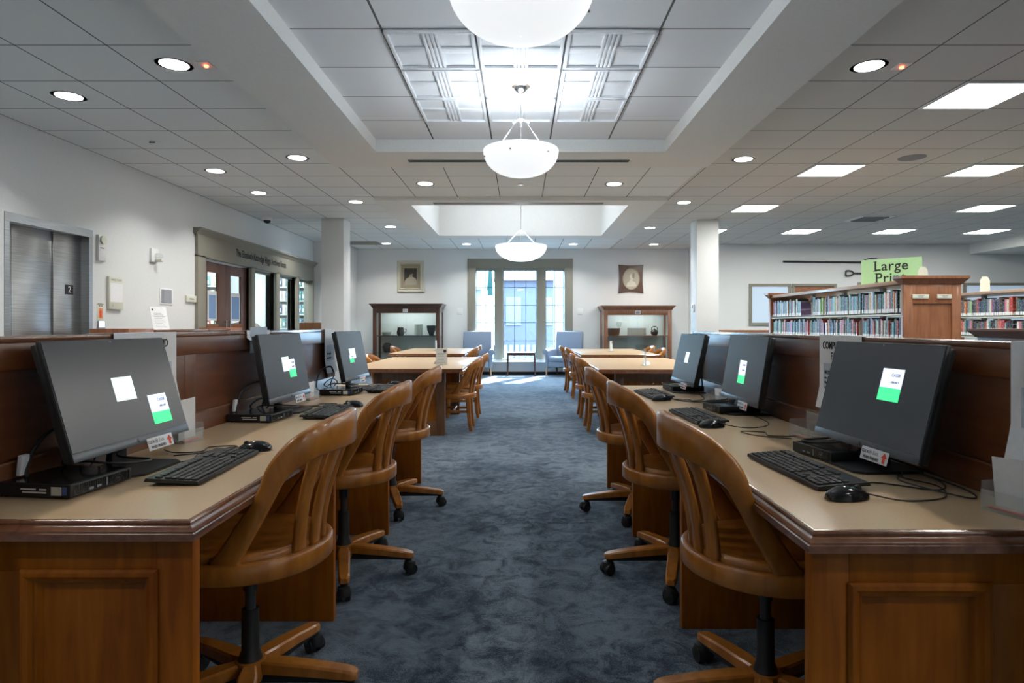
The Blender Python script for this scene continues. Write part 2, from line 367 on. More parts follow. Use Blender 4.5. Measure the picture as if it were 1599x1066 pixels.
# ---- main window
wn = thing('window_1', 'tall three light window with thin dark glazing bars', None, (0, YB, 0)); wn['kind'] = 'structure'
b = MB()
b.box(-1.304, -1.1, -.05, .02, .3, 2.6, .006).box(1.055, 1.26, -.05, .02, .3, 2.6, .006).box(-1.304, 1.26, -.05, .02, 2.6, 2.819, .006)
b.build('window_casing', 'taupe', wn)
b = MB(); b.box(-.64, -.43, -.02, .16, .36, 2.6, .004).box(.383, .60, -.02, .16, .36, 2.6, .004).box(-1.12, 1.07, .0, .16, 2.55, 2.6).box(-1.12, 1.07, .0, .16, .36, .39)
b.box(-1.12, -1.10, 0, .16, .36, 2.6).box(1.054, 1.07, 0, .16, .36, 2.6)
b.build('window_frame', 'taupe', wn)
lites = [(-1.10, -.64, (-.865,)), (-.43, .383, (-.155, .119)), (.60, 1.054, (.83,))]
for x0, x1, ms in lites:
    f = MB()
    for x in (x0 + .008, x1 - .008): f.box(x - .008, x + .008, .08, .1, .39, 2.55)
    for z in (.4, 2.54): f.box(x0, x1, .08, .1, z - .01, z + .01)
    for z in (2.132, 1.689, 1.261, .82): f.box(x0, x1, .083, .097, z - .006, z + .006)
    for x in ms: f.box(x - .006, x + .006, .083, .097, .39, 2.55)
    s = f.build('window_sash', 'black', wn)
    bx('glass_pane', 'glass', x0, x1, .089, .091, .39, 2.55, s, smooth=0)
bx('window_sill', 'trimw', -1.2, 1.16, -.14, .04, .29, .33, wn, bev=.006)
# ---- elevator
ev = thing('door_1', 'brushed steel elevator doors in a shallow recess', None, (XL, 0, 0)); ev['kind'] = 'structure'
MB().box(-.02, .010, 5.607, 5.66, 0, 2.138).box(-.1, .010, 6.70, 6.757, 0, 2.138).box(-.1, .012, 5.607, 6.757, 2.14, 2.22).build('door_frame', 'steel', ev)
for y0, y1 in ((5.45, 5.80), (5.803, 6.30), (6.306, 6.72)):
    bx('door_panel', 'steel', -.13, -.09 + (.012 if y0 > 6.3 else 0), y0, y1, 0, 2.16, ev, bev=.002)
pl = bx('floor_number_plate', 'ink', -.078, -.074, 6.47, 6.58, 1.52, 1.62, ev)
text('2', .09, 'numeral', 'white', pl, LEFTW(-.073, 6.525, 1.57))
bx('call_light', 'dark', -.089, -.086, 5.66, 5.68, 2.02, 2.04, ev)
struct(bx('wall_shaft', 'dark', XL - .5, XL - .14, 5.4, 6.9, 0, 2.3, smooth=0), 'dark elevator shaft behind the doors')
# ---- archive room front
af = thing('door_2', 'taupe panelled front of the archives room with double brown doors', None, (XL, 0, 0)); af['kind'] = 'structure'
bb = MB(); bb.box(0, .05, 8.885, 13.86, 2.176, 2.52, .004)
for y0, y1 in ((8.885, 9.113), (10.65, 10.79), (11.73, 11.90), (12.82, 12.95), (13.78, 13.86)): bb.box(-.15, .05, y0, y1, 0, 2.2, .003)
for y0, y1 in ((10.79, 11.73), (11.9, 12.82), (12.95, 13.86)): bb.box(-.1, .05, y0, y1, 0, .78, .003).box(-.12, -.06, y0, y1, 2.13, 2.18)
bb.build('portal_frame', 'taupe', af)
MB().loft([[(0, y, 2.50), (.06, y, 2.50), (.075, y, 2.53), (.11, y, 2.56), (.115, y, 2.585), (0, y, 2.585)] for y in (8.84, 13.92)]).build('cornice', 'taupe', af)
text('The Elizabeth Kittredge Higgs Archives Room', .17, 'lettering', 'ink', af, LEFTW(.055, 11.13, 2.36), sx=.68, bold=.001)
for k, (y0, y1) in enumerate(((9.14, 9.885), (9.89, 10.63))):
    d = MB()
    g0, g1 = y0 + .17, y1 - .25
    if k: g0, g1 = y0 + .16, y1 - .2
    d.box(-.07, -.03, y0, g0, 0, 2.15, .002).box(-.07, -.03, g1, y1, 0, 2.15, .002).box(-.07, -.03, g0, g1, 2.0, 2.15).box(-.07, -.03, g0, g1, 0, .25)
    dr = d.build('door_leaf', 'doorw', af)
    bx('glass_pane', 'glass', -.052, -.048, g0, g1, .25, 2.0, dr, smooth=0)
    hy = y1 - .06 if k == 0 else y0 + .06
    MB().cyl((.01, hy, .95), (.01, hy, 1.28), .012).cyl((-.03, hy, .98), (.01, hy, .98), .008).cyl((-.03, hy, 1.25), (.01, hy, 1.25), .008).build('door_handle', 'chrome', dr)
    bx('kick_cover', 'shelfw', -.03, -.025, g0, g1, .3, 1.22, dr)
    nt_ = bx('notice', 'white', -.046, -.042, g0 + .02, g1 - .02, 1.27, 1.72, dr); bx('blue_block', mat('notice_blue', (.22, .36, .62), .6), -.0415, -.041, g0 + .06, g1 - .05, 1.30, 1.66, nt_)
for y0, y1 in ((10.79, 11.73), (11.9, 12.82), (12.95, 13.86)):
    bx('side_glass', 'glass', -.092, -.088, y0, y1, .78, 2.14, af, smooth=0)
# interior of the archives room
struct(MB().box(-7.8, -7.7, 8.3, 14.6, 0, 3).box(-7.8, -4.78, 14.6, 14.7, 0, 3).box(-7.8, -4.78, 8.2, 8.3, 0, 3).build('wall_archive', 'wall', smooth=0))
struct(bx('ceiling', 'trimw', -7.8, -4.78, 8.2, 14.7, 2.75, 2.85, smooth=0))
light('archive_fill_light', 'AREA', (-6.2, 12.3, 2.7), 90, COOL, size=1.6, size_y=3.0)  # unseen area light added so the room shows through the glass
# right wall office windows
def rwin(name, x0, x1, z0, z1, m, label):
    t = thing(name, label, None, (0, YR, 0)); t['kind'] = 'structure'
    MB().box(x0 - .06, x0, -.04, .01, z0 - .06, z1 + .06).box(x1, x1 + .06, -.04, .01, z0 - .06, z1 + .06).box(x0, x1, -.04, .01, z1, z1 + .06).box(x0, x1, -.04, .01, z0 - .06, z0).build('window_frame', 'taupe', t)
    bx('pane' if m != 'doorx' else 'wood_panel', m, x0, x1, -.012, -.002, z0, z1, t, smooth=0)
M['frost'] = mat('frosted_daylit_glass', (.42, .52, .62), .3, emit=(.62, .80, 1), es=.16)  # emission stands in for daylight behind the frosted panes
M['doorx'] = M['shelfw']
rwin('window_2', 5.29, 6.12, 1.26, 2.09, 'frost', 'wide office window with pale blue frosted glass')
rwin('door_3', 6.27, 7.17, 0.0, 2.09, 'doorx', 'brown wooden door in a taupe frame')
rwin('window_3', 7.78, 9.9, 1.26, 2.12, 'frost', 'frosted window partly hidden behind the bookcase')
rwin('window_4', 10.2, 12.3, 1.2, 2.11, 'frost', 'frosted window beyond the second bookcase')

# ================================================================== ceiling fittings
def px(xp, yp, z):
    """ground point of a pixel on the horizontal plane z"""
    Y = (H - z) * F / (yp - CY); return ((xp - CX) * Y / F, Y)
dl = thing('recessed_downlight', 'x', 'downlight', (0, 0, 0), group='round recessed downlights')
MB().lathe([(.125, -.004), (.125, 0), (.097, 0), (.095, -.004)], seg=32, caps=False).build('trim_ring', 'trimw', dl)
MB().lathe([(.0, -.0015), (.097, -.0015)], seg=32, caps=False).build('lens', 'lampdisc', dl, smooth=0)
spots = [(272, 100.5, 'large downlight beside the left soffit above the first left desk'), (107.5, 150, 'downlight nearest the left wall, high over the elevator doors'),
 (464.5, 246, 'downlight beside the left soffit, second back from the camera'), (336.5, 266.5, 'downlight in the left ceiling, in front of the archives sign'),
 (404, 301, 'downlight above the double brown archive doors'), (555.5, 315, 'downlight left of the deep light well, nearest its corner'),
 (664, 286.5, 'downlight left of the pendant between tray and light well'), (609.5, 354, 'downlight left of the light well, above the left column'),
 (603, 380, 'downlight above the ivory framed portrait'), (728.5, 381, 'downlight above the left edge of the big window'),
 (1357, 103, 'large downlight beside the right soffit, next to an exit lamp'), (1161, 248.5, 'downlight beside the right soffit, left of a square light panel'),
 (959, 287, 'downlight right of the pendant between tray and light well'), (1068, 316, 'downlight right of the light well, nearest its corner'),
 (1015, 355.5, 'downlight right of the light well, midway along it'), (1021, 381.5, 'downlight above the oval portrait'), (895, 381, 'downlight above the right edge of the big window')]
hid = [(-2.45, 2.0), (2.45, 2.0), (-3.66, 2.6), (-2.45, -.4), (2.45, -.4), (-3.66, -.4), (-3.9, 12.3)]
first = True
for xp, yp, lb in spots:
    x, y = px(xp, yp, ZC); lb = 'round recessed ' + lb if 'large' not in lb else lb
    if first: dl.location = (x, y, ZC); dl['label'] = lb; o = dl; first = False
    else: o = dup(dl, (x, y, ZC), label=lb)
    light('downlight_lamp', 'AREA', (x, y, ZC - .01), 8.5, WARM, size=.17, spread=125)
for x, y in hid: light('downlight_lamp', 'AREA', (x, y, ZC - .01), 9, WARM, size=.17, spread=125)
lp = thing('ceiling_light_panel', 'x', 'light panel', (0, 0, 0), group='square fluorescent panels')
MB().box(-.3, .3, -.3, -.275, -.012, 0).box(-.3, .3, .275, .3, -.012, 0).box(-.3, -.275, -.275, .275, -.012, 0).box(.275, .3, -.275, .275, -.012, 0).build('frame', 'trimw', lp)
bx('diffuser', 'panel', -.275, .275, -.275, .275, -.008, -.002, lp, smooth=0)
rows = [(5.075, 'nearest row'), (7.515, 'second row back'), (9.955, 'third row back'), (12.395, 'far row by the end wall')]
cols = [(3.70, 'leftmost panel'), (5.53, 'second panel from the left'), (7.36, 'third panel from the left'), (9.19, 'fourth panel from the left')]
first = True
for y, rl in rows:
    for x, clb in cols:
        if y == 9.955 and x == 5.53: continue
        if y < 6 and x > 4: vis = False
        else: vis = CX + x * F / y < 1640 or y > 9
        light('panel_lamp', 'AREA', (x, y, ZC - .02), 14, (1, .985, .93), size=.54, size_y=.54)
        if CX + (x - .3) * F / y > 1605: continue
        lb = 'square glowing ceiling panel, %s, %s' % (clb, rl)
        if first: lp.location = (x, y, ZC); lp['label'] = lb; first = False
        else: dup(lp, (x, y, ZC), label=lb)
for y in (2.6, 0, -2.5):
    for x in (4.4, 7.4, 11): light('panel_lamp', 'AREA', (x, y, ZC - .02), 16, (1, .985, .93), size=.54, size_y=.54)
light('lightwell_glow', 'AREA', (0, 11.1, 3.86), 16, COOL, size=2.6, size_y=2.6)
# pendants
def pendant(loc, r, ztop, zrim, depth, label):
    t = thing('pendant_light', label, 'pendant light', (loc[0], loc[1], 0), group='frosted glass bowl pendants')
    prof = []
    for k in range(13):
        a = k / 12 * 1.0; prof.append((r * math.sin(a * PI / 2) ** .9 if k else .004, zrim - depth + depth * (1 - math.cos(a * PI / 2)) ** 1.05))
    inner = [(max(.003, q * .985), z + .006) for q, z in reversed(prof)]
    b = MB().lathe(prof + inner, seg=48, caps=False).build('bowl', 'bowl', t)
    for k in range(6):
        a = k * PI / 3 + .25; rr = r * .93; zz = zrim - depth * .28
        MB().cyl((rr * math.cos(a), rr * math.sin(a), zz), ((rr + .02) * math.cos(a), (rr + .02) * math.sin(a), zz - .004), .007, seg=10).build('stud', 'nickel', b)
    MB().lathe([(.003, ztop), (.075, ztop), (.075, ztop - .012), (.06, ztop - .018), (.052, ztop - .035), (.03, ztop - .055), (.012, ztop - .065), (.003, ztop - .066)], seg=28).build('canopy', 'nickel', t)
    hub = zrim + min(.27, r * .82)
    MB().cyl((0, 0, ztop - .06), (0, 0, hub), .007, seg=10).cyl((0, 0, hub), (0, 0, zrim - .02), .005, seg=10).build('stem', 'nickel', t)
    MB().lathe([(.003, hub + .02), (.02, hub + .012), (.03, hub), (.02, hub - .012), (.003, hub - .02)], seg=16).build('hub', 'nickel', t)
    for k in range(3):
        a = R(-150 + 120 * k); c, s = math.cos(a), math.sin(a)
        g = MB(); g.cyl((.03 * c, .03 * s, hub), (r * .72 * c, r * .72 * s, zrim - .01), .0045, seg=8)
        for q in range(4):
            u = .06 + q * .035; g.lathe([(.002, .012), (.011, 0), (.002, -.012)], (r * u * c + .02 * c, r * u * s + .02 * s, hub - .30 * u * r * 2 + .0), seg=8)
        g.build('hanger_rod', 'nickel', t)
    light('pendant_bulb', 'POINT', (loc[0], loc[1], zrim + .03), 12, (.86, .94, 1), size=.12)
pendant((0, 2.62), .306, ZT, 2.61, .205, 'nearest frosted glass bowl pendant, cut by the top edge of the view')
pendant((0, 5.08), .306, ZT, 2.61, .205, 'middle frosted bowl pendant hanging in the tray ceiling below its silver canopy')
pendant((0, 11.1), .457, 3.9, 2.60, .27, 'farthest frosted bowl pendant, under the light well near the window')
# coffered tiles
ct = thing('coffered_tile', 'x', 'ceiling tile', group='patterned tiles in the tray ceiling')
b = MB(); a = .297
for x0, x1, y0, y1 in ((-a, a, -a, -a + .025), (-a, a, a - .025, a), (-a, -a + .025, -a, a), (a - .025, a, -a, a)): b.box(x0, x1, y0, y1, -.022, 0, .004)
b.build('rim', 'coffer', ct)
MB().box(-a + .02, a - .02, -.045, .045, -.012, 0, .004).build('cross_band', 'coffer', ct)
b = MB()
for k in range(4): b.box(-.055 + k * .029, -.033 + k * .029, -a + .025, a - .025, -.018, 0, .004)
b.build('ribbed_band', 'coffer', ct)
first = True
for j, y in enumerate((4.415, 5.03, 5.645)):
    for i, x in enumerate((-.61, 0, .61)):
        if i == 1 and j == 1: continue
        lb = 'white embossed ceiling tile, %s row, %s the pendant line' % (('nearest', 'middle', 'far')[j], ('left of', 'on', 'right of')[i])
        if first: ct.location = (x, y, ZT); ct['label'] = lb; first = False
        else: dup(ct, (x, y, ZT), label=lb)
# slot diffusers, vents, detectors, exit lamps
def slot(x0, x1, y, z, label, w_=.05):
    t = thing('slot_diffuser', label, 'air vent', ((x0 + x1) / 2, y, z), group='long slot air diffusers'); h_ = (x1 - x0) / 2
    MB().box(-h_, h_, -w_ / 2, -w_ / 2 + .008, -.006, 0).box(-h_, h_, w_ / 2 - .008, w_ / 2, -.006, 0).box(-h_, h_, -.004, .004, -.006, 0).build('frame', 'trimw', t, smooth=0)
    bx('slot', 'dark', -h_, h_, -w_ / 2 + .008, w_ / 2 - .008, -.003, -.001, t, smooth=0)
slot(-1.24, 1.19, 6.9, ZS, 'long black slot diffuser just beyond the tray ceiling', .13)
slot(-1.30, 1.22, 9.3, ZS, 'long dark slot diffuser at the near edge of the light well', .12)
slot(-3.9, -2.75, 9.72, ZC, 'slot diffuser in the ceiling before the left column')
slot(5.4, 7.7, 10.25, ZC, 'slot diffuser in the right ceiling beyond the light panels')
v = thing('ceiling_vent', 'square louvred air vent in the right ceiling', 'air vent', (6.05, 10.9, ZC))
MB().box(-.3, .3, -.3, .3, -.012, 0).build('frame', 'trimw', v, smooth=0)
b = MB()
for k in range(6): b.box(-.22, .22, -.22 + k * .08, -.20 + k * .08, -.03, -.012)
b.build('louvre', 'grayink', v, smooth=0)
tag(bx('ceiling_grille', 'taupe', -4.0, -3.2, 13.9, 14.4, ZC - .012, ZC, smooth=0), 'grey ceiling grille behind the left column', 'air vent')
def disc(name, x, y, z, r, h_, m, label, cat):
    return tag(MB().lathe([(.002, 0), (r, 0), (r, -h_ * .5), (r * .75, -h_), (.002, -h_)], (x, y, z), 24).build(name, m), label, cat)
x, y = px(243, 222, ZC); s = disc('smoke_detector', x, y, ZC, .06, .035, 'trimw', 'white smoke detector in the left ceiling', 'smoke detector')
MB().box(x - .03, x + .03, y - .062, y - .058, ZC - .024, ZC - .012).build('vent_slot', 'ink', s)
x, y = px(149, 217, ZC); disc('sprinkler', x, y, ZC, .045, .006, 'trimw', 'flush white sprinkler cap near the left wall', 'sprinkler')
x, y = px(813, 287, ZC); disc('sprinkler', x, y, ZC, .05, .015, 'trimw', 'small white sprinkler cap below the middle pendant', 'sprinkler')
x, y = px(1424, 246, ZC); disc('ceiling_speaker', x, y, ZC, .14, .008, 'grayink', 'round grey ceiling speaker between light panels', 'speaker')
for xp, yp, lb in ((322, 101, 'small red lit emergency fitting left of the tray'), (1408, 103, 'small red lit emergency fitting right of the tray')):
    x, y = px(xp, yp, ZC); t = thing('emergency_indicator', lb, 'indicator light', (x, y, ZC))
    bx('plate', 'trimw', -.045, .045, -.06, .06, -.006, 0, t); MB().lathe([(.002, -.022), (.014, -.018), (.016, -.006)], seg=12).build('red_lamp', emis('red_led', (1, .12, .05), 5), t)
x, y = px(417, 339, ZC); t = thing('dome_camera', 'white dome security camera by the left wall', 'security camera', (x, y, ZC))
MB().lathe([(.002, 0), (.085, 0), (.085, -.04), (.07, -.055), (.002, -.055)], seg=24).build('housing', 'trimw', t)
MB().lathe([(.06, -.055), (.055, -.085), (.03, -.105), (.002, -.11)], seg=24).build('dome', 'blackg', t)

# ================================================================== on the left wall
def lw(xp, yp):
    Y = -XL * F / (CX - xp); return Y, H - (yp - CY) * Y / F
def wallbox(name, m, xa, ya, xb, yb, t=.02, off=0, parent=None, bev=.003):
    y0, z1 = lw(xa, ya); y1, z0 = lw(xb, yb); z0 = z1 - (yb - ya) * (y0 + y1) / 2 / F
    return bx(name, m, XL + off, XL + off + t, y0, y1, z0, z1, parent, bev=bev), (y0 + y1) / 2, (z0 + z1) / 2, y1 - y0, z1 - z0
t, y, z, wy, hz = wallbox('elevator_lantern', 'trimw', 150, 366, 161.5, 406, .03); tag(t, 'tall steel lift indicator plate beside the elevator', 'indicator panel')
MB().cyl((XL + .03, y, z + .09), (XL + .05, y, z + .09), .045, seg=20).build('dome', 'cream', t)
MB().box(XL + .03, XL + .032, y - .035, y + .03, z - .004, z + .004, mx=None).build('slot', 'ink', t)
t, y, z, wy, hz = wallbox('wall_directory', 'cream', 166.5, 431, 188.5, 481.5, .03); tag(t, 'cream wall directory with a pale inset sheet', 'wall sign')
bx('inset_sheet', 'white', XL + .03, XL + .033, y - wy * .45, y + wy * .45, z - hz * .28, z + hz * .3, t)
text('DIRECTORY', .035, 'heading', 'grayink', t, LEFTW(XL + .032, y, z + hz * .4)); text('?', .05, 'symbol', 'grayink', t, LEFTW(XL + .032, y - wy * .25, z - hz * .4))
t, y, z, wy, hz = wallbox('fire_notice', 'cream', 151, 473, 161.5, 500, .004); tag(t, 'small orange and cream fire evacuation notice', 'notice')
bx('flame_symbol', mat('orange_ink', (.8, .25, .08), .6), XL + .004, XL + .006, y - .03, y + .03, z - .07, z + .04, t); text('IN CASE OF FIRE\nUSE STAIRS', .018, 'lettering', 'ink', t, LEFTW(XL + .006, y, z + .075), sx=.7)
MB().prism([(-.012, -.05), (.012, -.05), (.012, 0), (.025, 0), (0, .03), (-.025, 0), (-.012, 0)], .0061, .008, LEFTW(XL, y, z - .01)).build('arrow', 'red', t)
t, y, z, wy, hz = wallbox('call_button_plate', 'grayink', 151, 501, 161.5, 521, .02); tag(t, 'elevator call button plate beside the doors', 'button plate')
bx('light_label', 'pale', XL + .02, XL + .022, y - .045, y + .045, z, z + .07, t); bx('button', 'white', XL + .02, XL + .03, y - .012, y + .012, z - .05, z - .025, t)
t, y, z, wy, hz = wallbox('strobe_alarm', 'trimw', 233.5, 387, 244, 408, .03); tag(t, 'white fire alarm strobe high on the left wall', 'fire alarm')
MB().lathe([(.002, .08), (.03, .07), (.04, .04), (.04, 0)], seg=16).build('strobe_lens', 'acryl', t, loc=(XL + .03, y + .02, z - .01), rot=(0, R(90), 0))
MB().box(XL + .03, XL + .11, y - .01, y + .05, z - .08, z - .04, .01).build('horn', 'cream', t)
t, y, z, wy, hz = wallbox('wall_photograph', 'white', 249, 449, 269, 474.5, .008); tag(t, 'small grey photograph with a white border on the left wall', 'photograph')
bx('picture', mat('grey_photo', (.30, .32, .36), .5), XL + .008, XL + .010, y - wy * .4, y + wy * .4, z - hz * .4, z + hz * .42, t); bx('dark_strip', 'grayink', XL + .010, XL + .0115, y - wy * .4, y - wy * .2, z - hz * .4, z + hz * .42, t)
t, y, z, wy, hz = wallbox('room_plaque', 'cream', 289, 460.5, 304, 471, .025); tag(t, 'small cream room plaque beside the archive portal', 'plaque')
text('Archives', .04, 'lettering', 'grayink', t, LEFTW(XL + .027, y, z), sx=.8)
# low counter behind the left partition with a standing sheet
t = thing('low_counter', 'long low wooden counter along the left wall behind the partition', 'counter')
bx('counter_top', 'edge', -4.35, -3.98, 6.85, 8.6, 1.125, 1.15, t, bev=.004); bx('counter_body', 'part', -4.32, -4.0, 6.9, 8.55, 0, 1.125, t)
tag(bx('wooden_cabinet', 'shelfw', -4.4, -4.0, 6.4, 6.84, 0, 1.165, bev=.005), 'low wooden cabinet at the near end of the counter', 'cabinet')
tag(bx('wooden_cabinet', 'shelfw', -4.42, -4.02, 8.62, 9.05, 0, 1.168, bev=.005), 'low wooden cabinet before the archive doors', 'cabinet')
tag(bx('wooden_cabinet', 'shelfw', -4.1, -3.6, 11.6, 12.0, 0, 1.25, bev=.005), 'small wooden cabinet beside the left column', 'cabinet')
sg = thing('standing_notice', 'white printed notice leaning on the low counter', 'notice', (-4.12, 7.2, 1.15), R(-18))
mx = Matrix.Rotation(R(-14), 4, 'Y')
MB().box(-.003, 0, -.11, .11, 0, .27, mx=mx).build('sheet', 'white', sg)
b = MB()
for k in range(9): b.box(.0, .001, -.07, .075 - (k % 3) * .02, .03 + k * .02, .034 + k * .02, mx=mx)
b.build('printed_lines', 'grayink', sg)
MB().box(0, .001, -.085, -.065, .225, .245, mx=mx).build('logo', 'ink', sg)
# ================================================================== desks and partitions
ZD = .75
def desk(side, xa, xb, y0, y1, divs, label):
    """side -1 left, +1 right; xa aisle edge (abs), xb back edge (abs)"""
    s = side; t = thing('computer_desk', label, 'desk', (0, 0, 0), group='long computer desks')
    X = lambda a: s * a
    bx('desktop', 'lam', X(xa + .012), X(xb), y0 + .012, y1 - .012, ZD - .03, ZD, t)
    # stepped moulding on aisle side and both ends
    prof = [(.012, 0), (.008, 0), (.004, -.002), (.002, -.006), (.004, -.011), (.0, -.013), (-.006, -.017), (-.010, -.022), (-.010, -.026), (-.013, -.028), (-.013, -.044), (.012, -.044)]
    def ring(o, z): return [(X(xb), y0 + o), (X(xa + o), y0 + o), (X(xa + o), y1 - o), (X(xb), y1 - o)]
    rings = [[Vector((ring(o, 0)[k][0], ring(o, 0)[k][1], ZD + dz)) for o, dz in prof] for k in range(4)]
    MB().loft(rings).build('edge_moulding', 'edge', t, smooth=25)
    # near end panel
    yp = y0 + .03; xi = xa + .012; zb = ZD - .044
    xm0, xm1 = xi + .085, xi + .40
    e = MB(); zt = .623
    e.box(X(xi), X(xm0), yp, yp + .034, 0, zb, .002).box(X(xm0), X(xb), yp, yp + .034, zt, zb, .0015).box(X(xm1), X(xb), yp, yp + .034, 0, zt, .0015).box(X(xm0), X(xm1), yp, yp + .034, 0, .10, .0015)
    ep = e.build('end_panel', 'desk', t)
    bx('inset_panel', 'desk', X(xm0), X(xm1), yp + .016, yp + .026, .1, zt, ep)
    mp = [(0, -.004), (.006, -.011), (.014, -.013), (.022, -.008), (.026, .002), (.034, .004), (.040, .016), (0, .016)]
    rg = []
    for cx_, cz_, sx_, sz_ in ((xm0, .10, 1, 1), (xm0, zt, 1, -1), (xm1, zt, -1, -1), (xm1, .10, -1, 1)):
        rg.append([Vector((X(cx_ + sx_ * (a - .004)), yp + b_, cz_ + sz_ * (a - .004))) for a, b_ in mp])
    MB().loft(rg, loop=True, caps=False).build('panel_moulding', 'edge' if False else 'desk', ep, smooth=25)
    for k, yd in enumerate(divs):
        bx('divider_panel', 'desk', X(xi - .012), X(xb), yd, yd + .034, 0, zb, t, bev=.002)
    bx('modesty_panel', 'desk', X(xb - .03), X(xb), yp + .034, y1 - .03, .05, zb, t)
    return t
desk(-1, .760, 1.366, 1.446, 4.83, (2.544, 3.59, 4.76), 'long wooden computer desk on the left of the aisle')
desk(1, .636, 1.241, 1.371, 4.70, (2.48, 3.56, 4.62), 'long wooden computer desk on the right of the aisle')
def partition(side, x, y0, y1, ztop, divs, label):
    t = thing('desk_partition', label, 'partition', group='privacy partitions behind the computer desks'); s = side; X = lambda a: s * a
    bx('cap_rail', 'edge', X(x), X(x + .085), y0, y1, ztop - .018, ztop, t, bev=.003)
    bx('top_rail', 'part', X(x), X(x + .07), y0, y1, ztop - .092, ztop - .018, t, bev=.002)
    bx('core', 'part', X(x + .016), X(x + .055), y0, y1, 0, ztop - .09, t)
    bx('base_rail', 'part', X(x), X(x + .07), y0, y1, 0, .832, t, bev=.002)
    bx('bead', 'edge', X(x - .003), X(x + .004), y0, y1, .828, .834, t)
    for ya, yb in ((y0, y0 + .02), (y1 - .02, y1)): bx('end_cap', 'part', X(x + .001), X(x + .0695), ya, yb, 0, ztop - .018, t)
    for d in divs:
        MB().box(X(x), X(x + .03), d - .085, d - .002, .832, ztop - .092, .0015).box(X(x), X(x + .03), d, d + .085, .832, ztop - .092, .0015).build('stile', 'part', t)
    return t
partition(-1, 1.37, 1.2, 4.62, 1.170, (2.56, 3.6, 4.54), 'dark reddish wood partition behind the left desk')
partition(1, 1.245, 1.1, 4.56, 1.157, (2.49, 3.55, 4.48), 'dark reddish wood partition behind the right desk')

# ================================================================== computers
def RM(yaw): return Matrix.Rotation(R(yaw), 4, 'Z')
def monitor(P, label, ghost, win, card, both=True):
    X, Y, Z, yaw, tilt = P
    t = thing('computer_monitor', label, 'monitor', (X, Y, ZD), R(yaw), 'widescreen monitors on stands')
    h0 = Z - ZD
    m = Matrix.Translation((0, 0, h0)) @ Matrix.Rotation(R(-tilt), 4, 'X')   # local: x right, y back, z up
    W, Hh, D = .27, .345, .034
    b = MB(); b.box(-W, W, .0, .012, 0, Hh, .002, mx=m); b.box(-W + .004, W - .004, .012, D, .004, Hh - .004, .006, mx=m); b.box(-.10, .10, D, D + .014, .05, .20, .006, mx=m)
    b.build('housing', 'bezel', t)
    ch = MB().box(-W, W, -.0025, .004, 0, .026, .001, mx=m).build('chin', 'chin', t)
    # round maker's mark: ring with two slanted strokes
    g = MB(); g.lathe([(.0062, -.0002), (.0070, -.0002), (.0070, .0004), (.0062, .0004)], seg=20, caps=False)
    g.box(-.0025, -.0015, -.004, .006, 0, .0005).box(-.0003, .0006, -.004, .001, 0, .0005).box(.001, .002, -.006, .002, 0, .0005)
    lg = g.build('round_emblem', 'ink', ch); lg.data.transform(m @ Matrix.Translation((0, -.0026, .013)) @ Matrix.Rotation(R(90), 4, 'X'))
    sc_ = MB().box(-W + .003, W - .003, -.0022, .003, .026, Hh - .004, 0, mx=m).build('screen', 'screen', t, smooth=0)
    MB().box(-.003, .003, -.0026, -.0018, Hh - .012, Hh - .007, mx=m).build('webcam_dot', 'grayink', t)
    def rect(name, mt, x0, x1, z0, z1, lift=.0005, par=None):
        return MB().box(x0, x1, -.0022 - lift, -.0022, z0, z1, mx=m).build(name, mt, par or sc_, smooth=0)
    def fr(x, z, l=.001): return m @ axes((x, -.0022 - l, z), (1, 0, 0), (0, 0, 1), (0, -1, 0))
    if ghost: rect('blank_window', 'mint', *ghost)
    if win:
        x0, x1, z0, z1, zm = win
        rect('login_window', 'pale', x0, x1, zm, z1, .0008); rect('green_window', 'green', x0, x1, z0, zm, .0008)
        text('CASSIE', .014, 'window_title', 'ink', sc_, fr(x0 + (x1 - x0) * .67, z1 - (z1 - z0) * .2))
        text('LIBRARY', .010, 'window_text', 'ink', sc_, fr(x0 + (x1 - x0) * .67, z1 - (z1 - z0) * .42))
    # stand
    MB().loft([[Vector((x, y, z)) for x, y in ((-.115, -.05), (-.09, -.078), (.09, -.078), (.115, -.05), (.115, .13), (-.115, .13))] for z in (0, .008)]).build('stand_base', 'black', t)
    MB().box(-.035, .035, .062, .082, .008, h0 + .16, .004).build('stand_neck', 'black', t)
    # card on the lower bezel
    if card:
        cx_ = card; cm = m @ Matrix.Translation((cx_, -.004, -.0))
        cdo = MB().box(-.065, .065, -.0012, 0, -.03, .010, .0004, mx=cm).build('reminder_card', 'white', t)
        def cf(x, z): return cm @ axes((x, -.0013, z), (1, 0, 0), (0, 0, 1), (0, -1, 0))
        text('CLICK', .012, 'card_text', 'ink', cdo, cf(-.046, -.004), ext=.0002, bold=.0003); text('\u24E7 Exit' if False else 'Exit', .017, 'card_text', 'grayink', cdo, cf(.006, -.003), ext=.0002)
        q = MB().lathe([(.0062, 0), (.0075, 0), (.0075, .0003), (.0062, .0003)], seg=18, caps=False).box(-.004, .004, -.0008, .0008, 0, .0003, mx=Matrix.Rotation(R(45), 4, 'Z')).box(-.004, .004, -.0008, .0008, 0, .0003, mx=Matrix.Rotation(R(-45), 4, 'Z')).build('cross_icon', 'ink', cdo)
        q.data.transform(cf(-.020, -.003))
        text('WHEN FINISHED', .012, 'card_text', 'ink', cdo, cf(-.014, -.021), ext=.0002, sx=.85, bold=.0004)
        MB().prism([(-.006, -.016), (.006, -.016), (.006, .0), (.014, .0), (0, .016), (-.014, .0), (-.006, .0)], 0, .0004, cf(.047, -.010)).build('arrow', 'red', cdo)
    return t
